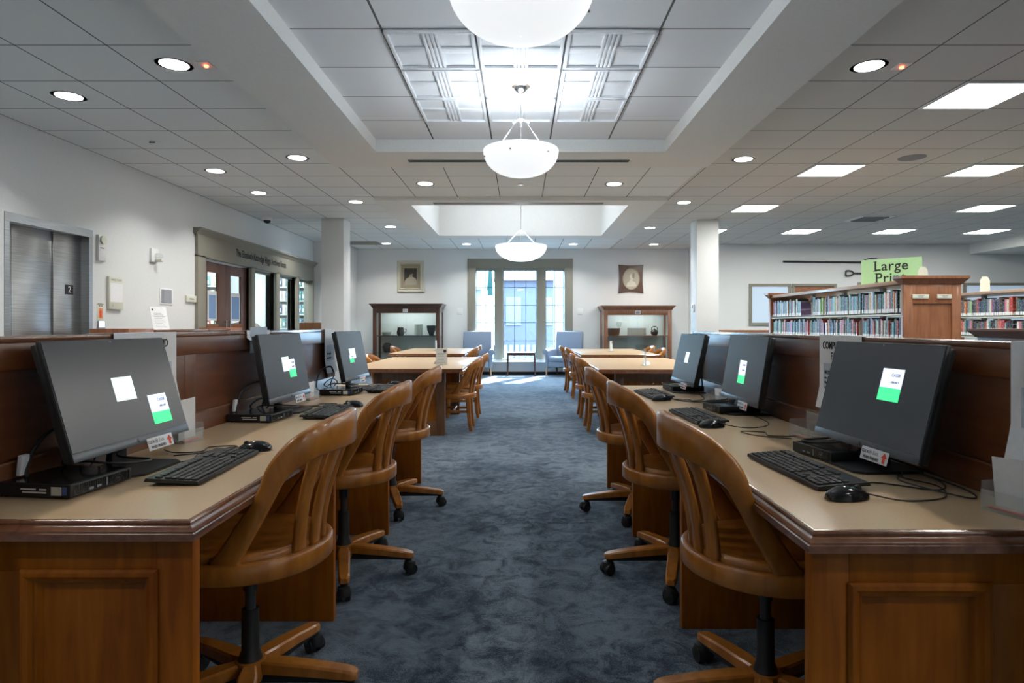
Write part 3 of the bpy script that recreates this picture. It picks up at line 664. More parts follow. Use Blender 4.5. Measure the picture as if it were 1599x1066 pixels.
MP = dict(L1=(-1.197, 1.967, .826, 87.3, 16.5), L2=(-1.204, 3.295, .816, 88.4, 10.2), L3=(-1.152, 4.443, .82, 87.1, 11.4),
          R1=(1.082, 2.006, .81, -86.2, 14.3), R2=(1.118, 3.235, .806, -89.7, 9.3), R3=(1.086, 4.244, .806, -88.7, 12.8))
monitor(MP['L1'], 'large leaning monitor on the left desk, nearest the camera', (-.044, .048, .145, .22), (.099, .193, .05, .148, .089), .098)
monitor(MP['L2'], 'tilted monitor on the left desk, middle of the row', (-.044, .046, .146, .221), (.030, .116, .11, .206, .152), .104)
monitor(MP['L3'], 'tilted monitor at the far end of the left desk', (-.085, .042, .15, .221), (-.1, -.015, .123, .175, .152), .096)
monitor(MP['R1'], 'large dark monitor on the right desk, nearest the camera', None, (.029, .128, .162, .263, .203), .085)
monitor(MP['R2'], 'tilted monitor on the right desk, middle of the row', None, (-.05, .044, .096, .215, .138), .078)
monitor(MP['R3'], 'bluish reflecting monitor at the far end of the right desk', (-.045, .035, .145, .218), None, .066)
# mini computers
pc = thing('mini_computer', 'x', 'computer', group='flat black mini computers')
bo = MB().box(-.105, .105, -.11, .11, .004, .038, .003).build('case', 'black', pc)
MB().box(-.095, .095, -.1105, -.1095, .008, .034).box(-.1, .1, -.1, .1, .0385, .0392).build('front_face', 'blackg', bo)
g = MB()
for r_ in range(6):
    for c_ in range(24): g.box(-.088 + c_ * .0075, -.084 + c_ * .0075, -.1112, -.1104, .010 + r_ * .0042, .0122 + r_ * .0042)
g.build('vent_grid', 'bezel', bo, smooth=0)
q = MB().lathe([(.0085, 0), (.0095, 0), (.0095, .0006), (.0085, .0006)], seg=24, caps=False).box(-.006, .006, -.0008, .0008, 0, .0006).box(-.0008, .0008, -.005, .005, 0, .0006).build('round_emblem', 'steel', bo); q.data.transform(FRONT(.055, -.1112, .021))
MB().box(.012, .016, -.1116, -.1105, .01, .031).box(-.02, -.006, -.1116, -.1105, .012, .018).box(-.045, -.031, -.1116, -.1105, .012, .018).build('front_ports', 'grayink', bo)
sd_ = MB().box(-.1060, -.1050, -.085, -.055, .010, .032).build('pale_sticker', 'cream', bo); MB().box(-.1060, -.1050, -.10, -.088, .012, .032).build('blue_sticker', mat('sticker_blue', (.06, .12, .35), .4), bo)
MB().box(-.1058, -.1050, -.04, -.02, .022, .026).box(-.1058, -.1050, -.04, .03, .014, .018).box(-.1058, -.1050, -.01, .035, .022, .026).build('side_print', 'white', bo)
for x in (-.09, .09):
    for y in (-.09, .09): MB().cyl((x, y, 0), (x, y, .004), .006, seg=10).build('foot', 'black', pc)
pcs = [(-1.255, 1.735, 82, 'flat black computer on the left desk, nearest the camera'), (-1.245, 3.0, 84, 'flat black computer below the middle left monitor'), (-1.18, 4.12, 84, 'flat black computer below the farthest left monitor'),
       (1.095, 2.155, -80, 'flat black computer on the right desk, nearest the camera'), (1.10, 3.24 + .05, -83, 'flat black computer below the middle right monitor'), (1.12, 4.34, -84, 'flat black computer below the farthest right monitor')]
for k, (x, y, a, lb) in enumerate(pcs):
    if k == 0: pc.location = (x, y, ZD); pc.rotation_euler = (0, 0, R(a)); pc['label'] = lb
    else: dup(pc, (x, y, ZD), R(a), lb)
# keyboards
kb = thing('keyboard', 'x', 'keyboard', group='black wired keyboards')
tl = Matrix.Rotation(R(4), 4, 'X')
MB().loft([[tl @ Vector((x, y, z)) for x, y, z in ((sx_ * .222, -.075, .005), (sx_ * .222, -.072, .014), (sx_ * .222, .072, .014), (sx_ * .222, .076, .004))] for sx_ in (-1, 1)]).build('body', 'black', kb)
g = MB()
def key(x, y, w_, d=.0165): g.box(x, x + w_ - .0025, y, y + d - .002, .014, .0185, .0012, mx=tl)
x0 = -.213
for r_, y in enumerate((-.064, -.0455, -.027, -.0085, .010, .036)):
    lay = [[1.25, 1.25, 1.25, 6.25, 1.25, 1.25, 1.25, 1.25], [2.25] + [1] * 10 + [2.75], [1.75] + [1] * 11 + [2.25], [1.5] + [1] * 12 + [1.5], [1] * 13 + [2], [1, 0, 1, 1, 1, 1, 0, 1, 1, 1, 1, 0, 1, 1, 1, 1]][r_]
    u = x0
    for w_ in lay:
        if w_: key(u, y, .0185 * w_); u += .0185 * w_
        else: u += .006
    u = x0 + .0185 * 15 + .008
    for k in range(3):
        if r_ in (3, 4, 5) or r_ == 0 or (r_ == 1 and k == 1): key(u + k * .0185, y, .0185)
    u += .0185 * 3 + .008
    if r_ < 5:
        for k in range(4): key(u + k * .0185, y, .0185)
g.build('keys', 'key', kb, smooth=30)
MB().box(-.19, -.16, .05, .068, -.001, .009).box(.16, .19, .05, .068, -.001, .009).build('tilt_feet', 'black', kb)
kbs = [(-.985, 1.975, 92, 'black keyboard in front of the nearest left monitor'), (-.985, 3.21, 91, 'black keyboard in front of the middle left monitor'), (-.965, 4.38, 92, 'black keyboard in front of the farthest left monitor'),
       (.862, 1.925, -86, 'black keyboard in front of the nearest right monitor'), (.855, 3.05, -87, 'black keyboard in front of the middle right monitor'), (.85, 4.03, -87, 'black keyboard in front of the farthest right monitor')]
for k, (x, y, a, lb) in enumerate(kbs):
    if k == 0: kb.location = (x, y, ZD + .004); kb.rotation_euler = (0, 0, R(a)); kb['label'] = lb
    else: dup(kb, (x, y, ZD + .004), R(a), lb)
# mice
def mouse(x, y, a, cord, label):
    t = thing('computer_mouse', label, 'mouse', (x, y, ZD), R(a), 'black wired mice')
    rings = []
    for k in range(13):
        u = k / 12; yy = -.056 + .112 * u; wv = .034 * (max(0, math.sin(PI * min(1, max(.0, (u * .94 + .03))))) ** .38) * (1 - .12 * u); hv = .004 + .034 * max(0.02, math.sin(PI * (u * .9 + .05)) ** .6) * (1 - .25 * u)
        rings.append([Vector((wv * math.cos(q * PI / 8), yy, .002 + (hv if 0 <= math.sin(q * PI / 8) else .0) * max(0, math.sin(q * PI / 8)) ** .7)) for q in range(9)])
    bd = MB().loft(rings).build('shell', 'blackg', t, smooth=60)
    MB().cyl((-.004, .03, .027), (.004, .03, .027), .009, seg=14).build('scroll_wheel', 'bezel', t)
    inv = (Matrix.Translation((x, y, ZD)) @ Matrix.Rotation(R(a), 4, 'Z')).inverted()
    f = Matrix.Translation((x, y, ZD)) @ Matrix.Rotation(R(a), 4, 'Z') @ Vector((0, .055, .012))
    pts = ease([f] + [Vector((p[0], p[1], ZD + (p[2] if len(p) > 2 else .003))) for p in cord], 8)
    MB().tube([inv @ p for p in pts], .002, 6).build('cord', 'black', t)
mouse(-.955, 2.255, 95, [(-1.06, 2.30), (-1.12, 2.2), (-1.1, 2.08), (-1.17, 2.0), (-1.2, 1.98)], 'black mouse beyond the nearest left keyboard')
mouse(-.93, 3.47, 95, [(-1.03, 3.52), (-1.1, 3.42), (-1.06, 3.3), (-1.15, 3.2), (-1.2, 3.25)], 'black mouse beyond the middle left keyboard')
mouse(-.94, 4.67, 95, [(-1.04, 4.7), (-1.12, 4.6), (-1.15, 4.5)], 'black mouse beyond the farthest left keyboard')
mouse(.845, 1.625, -80, [(.98, 1.60), (1.1, 1.63), (1.16, 1.75), (1.12, 1.85), (1.16, 1.95), (1.15, 2.05)], 'black mouse nearest the camera on the right desk')
mouse(.84, 2.765, -80, [(.98, 2.74), (1.08, 2.78), (1.14, 2.9), (1.15, 3.1)], 'black mouse before the middle right keyboard')
mouse(.84, 3.75, -78, [(.98, 3.72), (1.1, 3.78), (1.14, 3.95), (1.16, 4.1)], 'black mouse before the farthest right keyboard')
# loose cables
def cable(pts, label, r=.003, n=8, m='black', grp='black computer cables'):
    o = MB().tube(ease([Vector(p) for p in pts], n), r, 7).build('computer_cable', m)
    return tag(o, label, 'cable', grp)
z = ZD + .004
for s, y, w in ((-1, 1.80, 'nearest left'), (-1, 3.06, 'middle left'), (-1, 4.22, 'farthest left'), (1, 2.12, 'nearest right'), (1, 3.27, 'middle right'), (1, 4.32, 'farthest right')):
    X = lambda a: s * (a if s < 0 else a - .125)
    cable([(X(1.29), y + .1, .88), (X(1.30), y + .06, .92), (X(1.335), y - .02, .90), (X(1.345), y - .08, .84), (X(1.34), y - .09, ZD + .03), (X(1.30), y - .02, z)], 'thick black loop of cable rising behind the %s computer' % w, .0055)
    cable([(X(1.25), y + .22, .82), (X(1.24), y + .13, ZD + .05), (X(1.12), y + .10, ZD + .045), (X(1.16), y + .02, ZD + .05), (X(1.25), y, ZD + .06), (X(1.32), y + .08, ZD + .04)], 'cable drooping beneath the %s monitor' % w, .0035)
    cable([(X(1.30), y + .14, .85), (X(1.33), y + .17, .80), (X(1.31), y + .10, .77), (X(1.33), y + .02, .80), (X(1.28), y + .02, .84), (X(1.27), y + .12, .81), (X(1.32), y + .2, .77)], 'tangled cable coil behind the %s monitor' % w, .0035)
    cable([(X(1.19), y + .35, z), (X(1.08), y + .42, z), (X(1.05), y + .52, z), (X(1.14), y + .5, z), (X(1.12), y + .4, z + .004), (X(1.2), y + .38, z + .004), (X(1.28), y + .45, z)], 'thin cable looped on the desk beside the %s monitor' % w, .0022)
cable([(.87, 1.69 + .0, ZD + .012), (1.0, 1.78, z), (1.13, 1.70, z), (1.2, 1.80, z), (1.19, 1.95, z), (1.13, 1.86, z + .004), (1.08, 1.78, z + .004), (1.16, 1.62, z), (1.21, 1.72, z), (1.2, 2.0, z)], 'long thin cable looping before the nearest right monitor', .0022)
for x, y, lb in ((-1.352, 1.70, 'white plug tag on the cable behind the nearest left computer'), (-1.352, 2.96, 'white plug tag on the cable behind the middle left computer')):
    tag(MB().box(-.006, .006, -.014, .014, 0, .055, .002).build('plug_tag', 'white', None, loc=(x + .0, y, ZD + .045), rot=(0, R(6), R(0))), lb, 'tag')
# acrylic holders
def holder(x, y, a, w_, label, paper=True, pencils=True, ph=.13):
    t = thing('acrylic_holder', label, 'holder', (x, y, ZD), R(a), 'clear acrylic paper holders'); h_ = w_ / 2
    MB().box(-h_, h_, -.04, -.037, 0, .05).box(-h_, h_, .037, .04, 0, .11).box(-h_, -h_ + .003, -.037, .037, 0, .07).box(h_ - .003, h_, -.037, .037, 0, .07).box(-h_, h_, -.037, .037, 0, .003).build('tray', 'acryl', t)
    if paper:
        for k in range(3):
            tag(MB().box(-h_ + .008, h_ - .008, -.001, .001, 0, ph + .006 * k, mx=Matrix.Translation((.002 * k, .018 - .011 * k, .004)) @ Matrix.Rotation(R(-8 + k * 5), 4, 'X') @ Matrix.Rotation(R(3 - 3 * k), 4, 'Y')).build('paper_slip', 'white', None, loc=(x, y, ZD), rot=(0, 0, R(a))),
                '%s white slip in the %s' % (('rear', 'middle', 'front')[k], label.replace('clear acrylic ', '')), 'paper', 'paper slips in the holders')
    if pencils:
        for k in range(3):
            o = MB().cyl((-h_ * .8, -.03 + k * .009, .008), (h_ * .75, -.028 + k * .009, .008 + .002 * k), .0035, seg=6).build('pencil', 'legw' if k else 'red', None, loc=(x, y, ZD), rot=(0, 0, R(a)))
            tag(o, 'short pencil lying in the %s' % label.replace('clear acrylic ', ''), 'pencil', 'pencils in ' + label)
    return t
holder(-1.30, 2.43, 80, .11, 'clear acrylic holder beyond the nearest left monitor', ph=.15)
holder(-1.285, 3.80, 80, .12, 'clear acrylic holder beyond the middle left monitor', ph=.09)
holder(1.14, 2.50, -82, .13, 'clear acrylic holder beyond the nearest right monitor', paper=False)
holder(1.15, 3.62, -82, .13, 'clear acrylic holder beyond the middle right monitor', ph=.07)
holder(1.185, 1.49, -72, .13, 'clear acrylic holder at the right edge of the right desk', ph=.115)
# posters draped on partitions
def poster(s, x, y0, y1, ztop, zbot, label, lines, head=None):
    t = thing('hanging_poster', label, 'poster', (s * (x - .004), (y0 + y1) / 2, 0)); h_ = (y1 - y0) / 2
    b = MB(); n = 10; rg = []
    for k in range(n + 1):
        u = k / n; zz = ztop + .004 - (ztop - zbot) * u; d = .002 + .020 * max(0, u - .72) * (1 if u > .72 else 0) * 3
        rg.append([Vector((-s * d, -h_, zz)), Vector((-s * d, h_, zz)), Vector((-s * (d - .0012), h_, zz)), Vector((-s * (d - .0012), -h_, zz))])
    rg = [[Vector((s * .09, -h_, ztop + .003)), Vector((s * .09, h_, ztop + .003)), Vector((s * .09, h_, ztop + .0015)), Vector((s * .09, -h_, ztop + .0015))]] + rg
    b.loft(rg).build('sheet', 'white', t, smooth=50)
    fx = lambda y, z: axes((-s * .0035, y, z), (0, -s, 0), (0, 0, 1), (-s, 0, 0))
    bx('grey_block', mat('poster_grey', (.50, .58, .68), .6), -s * .0022, -s * .0030, -h_ + .035, h_ - .035, zbot + .07, ztop - .11, t)
    if head: text(head, .042, 'heading', 'ink', t, fx(0, ztop - .06), sx=.8, bold=.0006)
    for k, (z_, tx, sz) in enumerate(lines): text(tx, sz, 'printed_text', 'ink', t, fx(s * (-h_ + .045) * -1 if False else (h_ - .045) * (1 if s > 0 else -1), z_), align='LEFT', sx=.85, bold=.0003)
    return t
LN = [(1.03, 'NEED HELP?', .02), (1.008, 'Ask a librarian for', .013), (.99, 'help with printing', .013), (.965, 'NEED TO FAX?', .02), (.945, 'First page $1.00', .013), (.927, '$.25 each page after', .013), (.91, 'Scans are free', .013), (.885, 'NEED A PASS?', .02), (.867, 'Please see the desk', .013)]
poster(1, 1.243, 1.28, 1.585, 1.157, .86, 'large white printed notice hanging on the right partition, cut by the view edge', [(a + .02, b_, c_) for a, b_, c_ in LN])
poster(1, 1.243, 2.28, 2.60, 1.157, .86, 'white fax notice hanging on the partition behind the nearest right monitor', [(a - .02, b_, c_) for a, b_, c_ in LN[:6]], 'COMPUTER AND\nFAX USE')
poster(-1, 1.368, 2.10, 2.48, 1.170, .90, 'white notice hanging on the left partition behind the nearest monitor', [], 'COMPUTER AND\nFAX USE')
poster(-1, 1.368, 4.36, 4.60, 1.170, .86, 'pale notice hanging at the far end of the left partition', [(1.0, 'Please log off', .02), (.97, 'when finished', .02)])
poster(-1, 1.368, 3.12, 3.4, 1.170, 1.12, 'short white notice folded over the left partition above the middle monitor', [])
# ================================================================== chairs
def chair_back(t, zo, rx=0):
    """crest rail running down into the arms, and four slats; zo = height offset"""
    half = [((.222, -.02, .510), (1, .1, .10), .085, .03), ((.226, -.045, .555), (1, .0, .08), .066, .028), ((.232, -.098, .64), (1, -.05, .0), .058, .028), ((.236, -.148, .725), (1, -.2, 0), .052, .028),
            ((.232, -.178, .79), (1, -.35, 0), .064, .028), ((.208, -.230, .842), (.85, -.6, 0), .080, .027), ((.155, -.278, .868), (.5, -.9, 0), .095, .026), ((.08, -.304, .876), (.2, -1, 0), .104, .026), ((0, -.316, .878), (0, -1, 0), .108, .026)]
    full = half + [((-p[0], p[1], p[2]), (-n[0], n[1], n[2]), w_, h_) for p, n, w_, h_ in half[-2::-1]]
    P, Nn, Wd, Th = [], [], [], []
    def interp(i, k, n):
        q = []
        for c in range(len(full[0])):
            a = [full[max(0, min(len(full) - 1, i + d))][c] for d in (-1, 0, 1, 2)]
            u = k / n
            cr = lambda a0, a1, a2, a3: .5 * (2 * a1 + (a2 - a0) * u + (2 * a0 - 5 * a1 + 4 * a2 - a3) * u * u + (3 * a1 - a0 - 3 * a2 + a3) * u ** 3)
            q.append(tuple(cr(*[x[j] for x in a]) for j in range(3)) if c < 2 else cr(*a))
        return q
    for i in range(len(full) - 1):
        for k in range(4):
            q = interp(i, k, 4); P.append(q[0]); Nn.append(q[1]); Wd.append(q[2]); Th.append(q[3])
    q = full[-1]; P.append(q[0]); Nn.append(q[1]); Wd.append(q[2]); Th.append(q[3])
    P = [(x, y, z + zo) for x, y, z in P]
    MB().sweep(P, Nn, Wd, Th, .22).build('crest_rail', 'chair', t, smooth=50)
    for a in (-29, -9.7, 9.7, 29):
        s_, c_ = math.sin(R(a)), math.cos(R(a)); pts = []; nn = []
        for u in (0, .12, .3, .5, .7, .85, 1):
            r_ = .218 + .082 * u ** 1.25 + (-.012 * math.sin(PI * u)); z_ = .50 + .342 * u
            pts.append((r_ * s_ * (1 - .05 * u), -r_ * c_, z_ + zo)); nn.append((s_, -c_, 0))
        MB().sweep(pts, nn, [.046, .044, .041, .040, .041, .043, .045], [.02] * 7, .2).build('slat', 'slatw', t, smooth=50)
def arc(r, a0, a1, n, fr=None):
    return [(r * math.sin(R(a0 + (a1 - a0) * k / n)), -r * math.cos(R(a0 + (a1 - a0) * k / n))) for k in range(n + 1)]
def seat(t, zo):
    # horseshoe band
    p = [(.222, .19)] + [(.236, .10)] + arc(.238, 85, -85, 26) + [(-.236, .10), (-.222, .19)]
    P = [(x, y, .495 + zo) for x, y in p]; Nn = []
    for i in range(len(p)):
        a = Vector(p[max(0, i - 1)]); c = Vector(p[min(len(p) - 1, i + 1)]); d = c - a; Nn.append((-d.y, d.x, 0))
    MB().sweep(P, Nn, [.060] * len(P), [.030] * len(P), .18).build('seat_band', 'chair', t, smooth=50)
    # saddled seat pan
    out = arc(.216, 100, -100, 30); out = [(x, y) for x, y in out] + [(-.205, .16), (-.18, .205), (-.09, .222), (0, .225), (.09, .222), (.18, .205), (.205, .16)]
    b = MB(); rings = []
    for sc_, z_ in ((1, .49), (1, .528), (.975, .538), (.94, .541), (.72, .532), (.4, .525), (.12, .527)):
        rings.append([Vector((x * sc_, y * sc_, z_ + zo)) for x, y in out])
    b.loft(rings).build('seat', 'chair', t, smooth=40)
def swivel(label):
    t = thing('swivel_chair', label, 'chair', group='wooden swivel chairs at the computers')
    seat(t, 0); chair_back(t, 0)
    MB().box(-.10, .10, -.11, .09, .445, .462, .004).box(-.05, .05, -.06, .05, .425, .447, .004).build('seat_plate', 'black', t)
    MB().cyl((0, 0, .25), (0, 0, .44), .016, seg=20).cyl((0, 0, .36), (0, 0, .44), .022, seg=16).build('gas_column', 'chrome' if False else 'bezel', t)
    MB().lathe([(.026, .34), (.027, .16), (.030, .155), (.030, .12), (.002, .12)] if False else [(.002, .30), (.026, .30), (.027, .17), (.036, .145), (.040, .12), (.002, .12)], seg=24).build('column_sleeve', 'black', t)
    MB().lathe([(.002, .142), (.046, .140), (.052, .10), (.046, .075), (.002, .075)], seg=20).build('hub', 'chair', t)
    MB().tube(ease([(.03, .03, .44), (.09, .06, .43), (.16, .08, .425)], 4), .004, 6).build('lever', 'black', t)
    for k in range(5):
        mz = Matrix.Rotation(R(72 * k), 4, 'Z')
        b = MB(); rg = []
        for y, w_, zt, zb in ((.03, .040, .138, .10), (.10, .058, .136, .10), (.2, .054, .126, .093), (.30, .050, .112, .083), (.328, .046, .106, .080), (.342, .030, .101, .079)):
            e = .006
            rg.append([mz @ Vector((x, -y, z_)) for x, z_ in ((-w_ / 2, zb), (w_ / 2, zb), (w_ / 2, zt - e), (w_ / 2 - e, zt), (-w_ / 2 + e, zt), (-w_ / 2, zt - e))])
        lg = b.loft(rg).build('base_leg', 'chair', t, smooth=40)
        c = MB(); c.box(-.018, .018, -.335, -.03, .07, .094, .004, mx=mz)
        c.build('under_rib', 'black', lg)
        c = MB(); c.cyl(mz @ Vector((0, -.318, .045)), mz @ Vector((0, -.318, .085)), .014, seg=12)
        tw = mz @ Matrix.Translation((0, -.328, 0)) @ Matrix.Rotation(R(30 + 37 * k), 4, 'Z')
        for sx_ in (-1, 1): c.cyl(tw @ Vector((sx_ * .008, 0, .029)), tw @ Vector((sx_ * .028, 0, .029)), .029, .026, seg=20)
        c.lathe([(.002, .068), (.026, .062), (.033, .04), (.033, .028)], tw @ Vector((0, .004, 0)), 16)
        c.build('caster', 'black', lg, smooth=40)
    return t
sw = swivel('x')
for k, (x, y, a, lb) in enumerate([(-.862, 2.0, 90, 'wooden swivel chair at the left desk, nearest the camera'), (-.862, 3.05, 88, 'wooden swivel chair at the left desk, middle of the three'), (-.858, 4.17, 91, 'wooden swivel chair at the far end of the left desk'),
     (.752, 1.93, -90, 'wooden swivel chair at the right desk, nearest the camera'), (.745, 3.03, -89, 'wooden swivel chair at the right desk, middle of the three'), (.742, 4.05, -91, 'wooden swivel chair at the far end of the right desk')]):
    if k == 0: sw.location = (x, y, 0); sw.rotation_euler = (0, 0, R(a)); sw['label'] = lb
    else: dup(sw, (x, y, 0), R(a), lb)
# four-legged chair; local front is +y
fc = thing('reading_chair', 'x', 'chair', group='four legged wooden chairs at the reading tables')
seat(fc, -.10); chair_back(fc, -.10)
for sx_ in (-1, 1):
    MB().sweep([(sx_ * .185, .17, .40), (sx_ * .19, .175, .2), (sx_ * .195, .185, 0)], [(1, 0, 0)] * 3, [.045, .04, .034], [.04, .036, .03], .2).build('leg', 'chair', fc)
    MB().sweep(ease([(sx_ * .165, -.165, .40), (sx_ * .175, -.175, .25), (sx_ * .178, -.188, .1), (sx_ * .18, -.205, 0)], 4), [(1, 0, 0)] * 13, [.05] * 5 + [.045] * 5 + [.04] * 3, [.036] * 13, .2).build('leg', 'chair', fc)
    MB().sweep([(sx_ * .19, .17, .22), (sx_ * .176, -.18, .22)], [(1, 0, 0)] * 2, [.03] * 2, [.018] * 2, .2).build('stretcher', 'chair', fc)
MB().sweep([(-.18, 0, .225), (.18, 0, .225)], [(0, 1, 0)] * 2, [.03] * 2, [.018] * 2, .2).build('stretcher', 'chair', fc)
MB().box(-.17, .17, -.16, .17, .36, .40, .004).build('seat_frame', 'chair', fc)
rc = [(-.77, 7.30, 90, 'reading chair on the aisle side of the nearest left table, front one'), (-.76, 8.32, 90, 'reading chair on the aisle side of the nearest left table, rear one'),
      (-1.05, 10.75, 90, 'reading chair on the aisle side of the far left table, front one'), (-1.06, 11.65, 90, 'reading chair on the aisle side of the far left table, rear one'),
      (-1.68, 8.1, -90, 'reading chair on the wall side of the nearest left table'), (-2.0, 11.2, -90, 'reading chair on the wall side of the far left table'),
      (.965, 7.30, -90, 'reading chair on the aisle side of the nearest right table, front one'), (.975, 8.30, -90, 'reading chair on the aisle side of the nearest right table, rear one'),
      (1.06, 10.45, -92, 'reading chair on the aisle side of the far right table, front one'), (1.02, 11.4, -88, 'reading chair on the aisle side of the far right table, rear one'),
      (2.06, 10.35, 90, 'reading chair on the wall side of the far right table, front one'), (2.10, 11.4, 90, 'reading chair on the wall side of the far right table, rear one')]
for k, (x, y, a, lb) in enumerate(rc):
    lb = 'wooden ' + lb
    if k == 0: fc.location = (x, y, 0); fc.rotation_euler = (0, 0, R(a)); fc['label'] = lb
    else: dup(fc, (x, y, 0), R(a), lb)
# ================================================================== reading tables
def rtable(xc, y0, y1, label, w_=1.22, ped=.385):
    t = thing('reading_table', label, 'table', (xc, y0, 0), group='long reading tables'); D = y1 - y0; h_ = w_ / 2
    bx('tabletop', 'lam', -h_ + .01, h_ - .01, .01, D - .01, .715, .75, t, bev=.002)
    prof = [(.012, 0), (.004, 0), (.0, -.004), (.0, -.02), (-.006, -.024), (-.006, -.042), (.012, -.042)]
    rg = [[Vector((sx_ * (h_ - o), yy + (o if yy == 0 else -o), .75 + dz)) for o, dz in prof] for sx_, yy in ((-1, 0), (1, 0), (1, D), (-1, D))]
    MB().loft(rg, loop=True, caps=False).build('edge_moulding', 'edge', t, smooth=25)
    for ya in (.33, D - .45):
        b = MB(); b.box(-ped, -ped + .09, ya, ya + .10, 0, .705, .002).box(ped - .09, ped, ya, ya + .10, 0, .705, .002).box(-ped + .09, ped - .09, ya, ya + .10, .60, .705, .002).box(-ped + .09, ped - .09, ya, ya + .10, 0, .16, .002)
        p = b.build('pedestal', 'table', t)
        bx('inset_panel', 'desk', -ped + .09, ped - .09, ya + .02, ya + .08, .16, .60, p)
    bx('apron', 'table', -.03, .03, .43, D - .45, .45, .705, t)
    return t
rtable(-1.215, 6.49, 8.9, 'long reading table on the left, nearest behind the computer desk')
rtable(-1.50, 9.95, 12.3, 'long reading table on the left, before the cabinet')
rtable(1.40, 6.40, 8.7, 'long reading table on the right, nearest behind the computer desk')
rtable(1.53, 9.6, 12.0, 'long reading table on the right, before the cabinet')
def sheetstand(x, y, a, label, w_=.13, h_=.19, graphic=True):
    t = thing('acrylic_sign_holder', label, 'sign holder', (x, y, .75), R(a), 'clear upright sign holders on the tables')
    MB().box(-w_ / 2, w_ / 2, -.003, .003, .004, h_).box(-w_ / 2, w_ / 2, -.035, .035, 0, .005).build('stand', 'acryl', t, smooth=0)
    s = bx('printed_sheet', 'white', -w_ / 2 + .006, w_ / 2 - .006, -.0042, -.0034, .012, h_ - .006, t)
    b = MB()
    for k in range(7): b.box(-w_ * .36, w_ * (.36 - .08 * (k % 3)), -.0052, -.0044, h_ * .12 + k * .018, h_ * .12 + k * .018 + .005)
    b.build('printed_lines', mat('faded_green_print', (.45, .52, .42), .6), s)
    MB().lathe([(.002, .0), (.018, 0), (.018, .0008), (.002, .0008)], seg=20).build('round_logo', 'ink', s, loc=(w_ * .28, -.0045, h_ * .84), rot=(R(90), 0, 0))
sheetstand(-.905, 7.15, 3, 'upright clear sign holder on the nearest left table', .135, .185)
sheetstand(-1.49, 11.0, 86, 'upright clear sign holder on the far left table', .13, .19)
sheetstand(1.38, 7.0, 88, 'upright clear sign holder seen edge on, nearest right table', .13, .19)
sheetstand(1.52, 10.6, 60, 'upright clear sign holder on the far right table', .13, .19)
for x, y, a, lb in ((-.985, 7.35, 20, 'small folded white tent card on the nearest left table'), (1.455, 7.25, -20, 'small folded white tent card on the nearest right table')):
    tag(MB().loft([[Vector((sx_ * .03, yy, z_)) for yy, z_ in ((-.03, 0), (0, .036), (.03, 0), (.027, 0), (0, .032), (-.027, 0))] for sx_ in (-1, 1)]).build('tent_card', 'white', loc=(x, y, .75), rot=(0, 0, R(a + 50))), lb, 'card')
# ================================================================== armchairs and low table
def armchair(x, y, a, label):
    t = thing('armchair', label, 'armchair', (x, y, 0), R(a), 'blue armchairs by the window')
    MB().box(-.27, .27, -.32, .22, .22, .36, .03).build('seat_base', 'blue', t)
    MB().box(-.265, .265, -.345, .18, .34, .475, .05).build('seat_cushion', 'blue', t, smooth=60)
    mb_ = Matrix.Translation((0, .16, .28)) @ Matrix.Rotation(R(-7), 4, 'X')
    MB().box(-.345, .345, 0, .13, 0, .79, .035, mx=mb_).build('backrest', 'blue', t, smooth=60)
    for s in (-1, 1):
        b = MB(); b.box(s * .27, s * .355, -.31, .22, .20, .58, .02)
        b.cyl((s * .335, -.33, .575), (s * .335, .2, .575), .066, seg=24)
        ar = b.build('arm', 'blue', t, smooth=50)
        MB().cyl((s * .335, -.338, .575), (s * .335, -.33, .575), .05, .06, seg=24).build('arm_facing', 'blue', ar, smooth=50)
        MB().sweep([(s * .315, -.285, .21), (s * .315, -.30, 0)], [(1, 0, 0)] * 2, [.045, .028], [.045, .028], .2).build('leg', 'legw', t)
        MB().sweep([(s * .30, .19, .21), (s * .30, .25, 0)], [(1, 0, 0)] * 2, [.045, .03], [.045, .03], .2).build('leg', 'cab_l', t)
armchair(-1.03, 14.85, 3, 'blue high backed armchair left of the window')
armchair(1.02, 14.80, -30, 'blue high backed armchair right of the window, turned to the table')
t = thing('side_table', 'low wooden side table between the two armchairs', 'table', (.007, 14.98, 0))
MB().box(-.35, .35, -.19, .19, .535, .56, .005).build('tabletop', 'cab_l', t); MB().box(-.31, .31, -.16, .16, .485, .535, .002).build('apron', 'cab_l', t)
for x in (-1, 1):
    for y in (-1, 1): MB().sweep([(x * .315, y * .16, .53), (x * .33, y * .17, 0)], [(1, 0, 0)] * 2, [.04, .03], [.04, .03], .15).build('leg', 'cab_l', t)
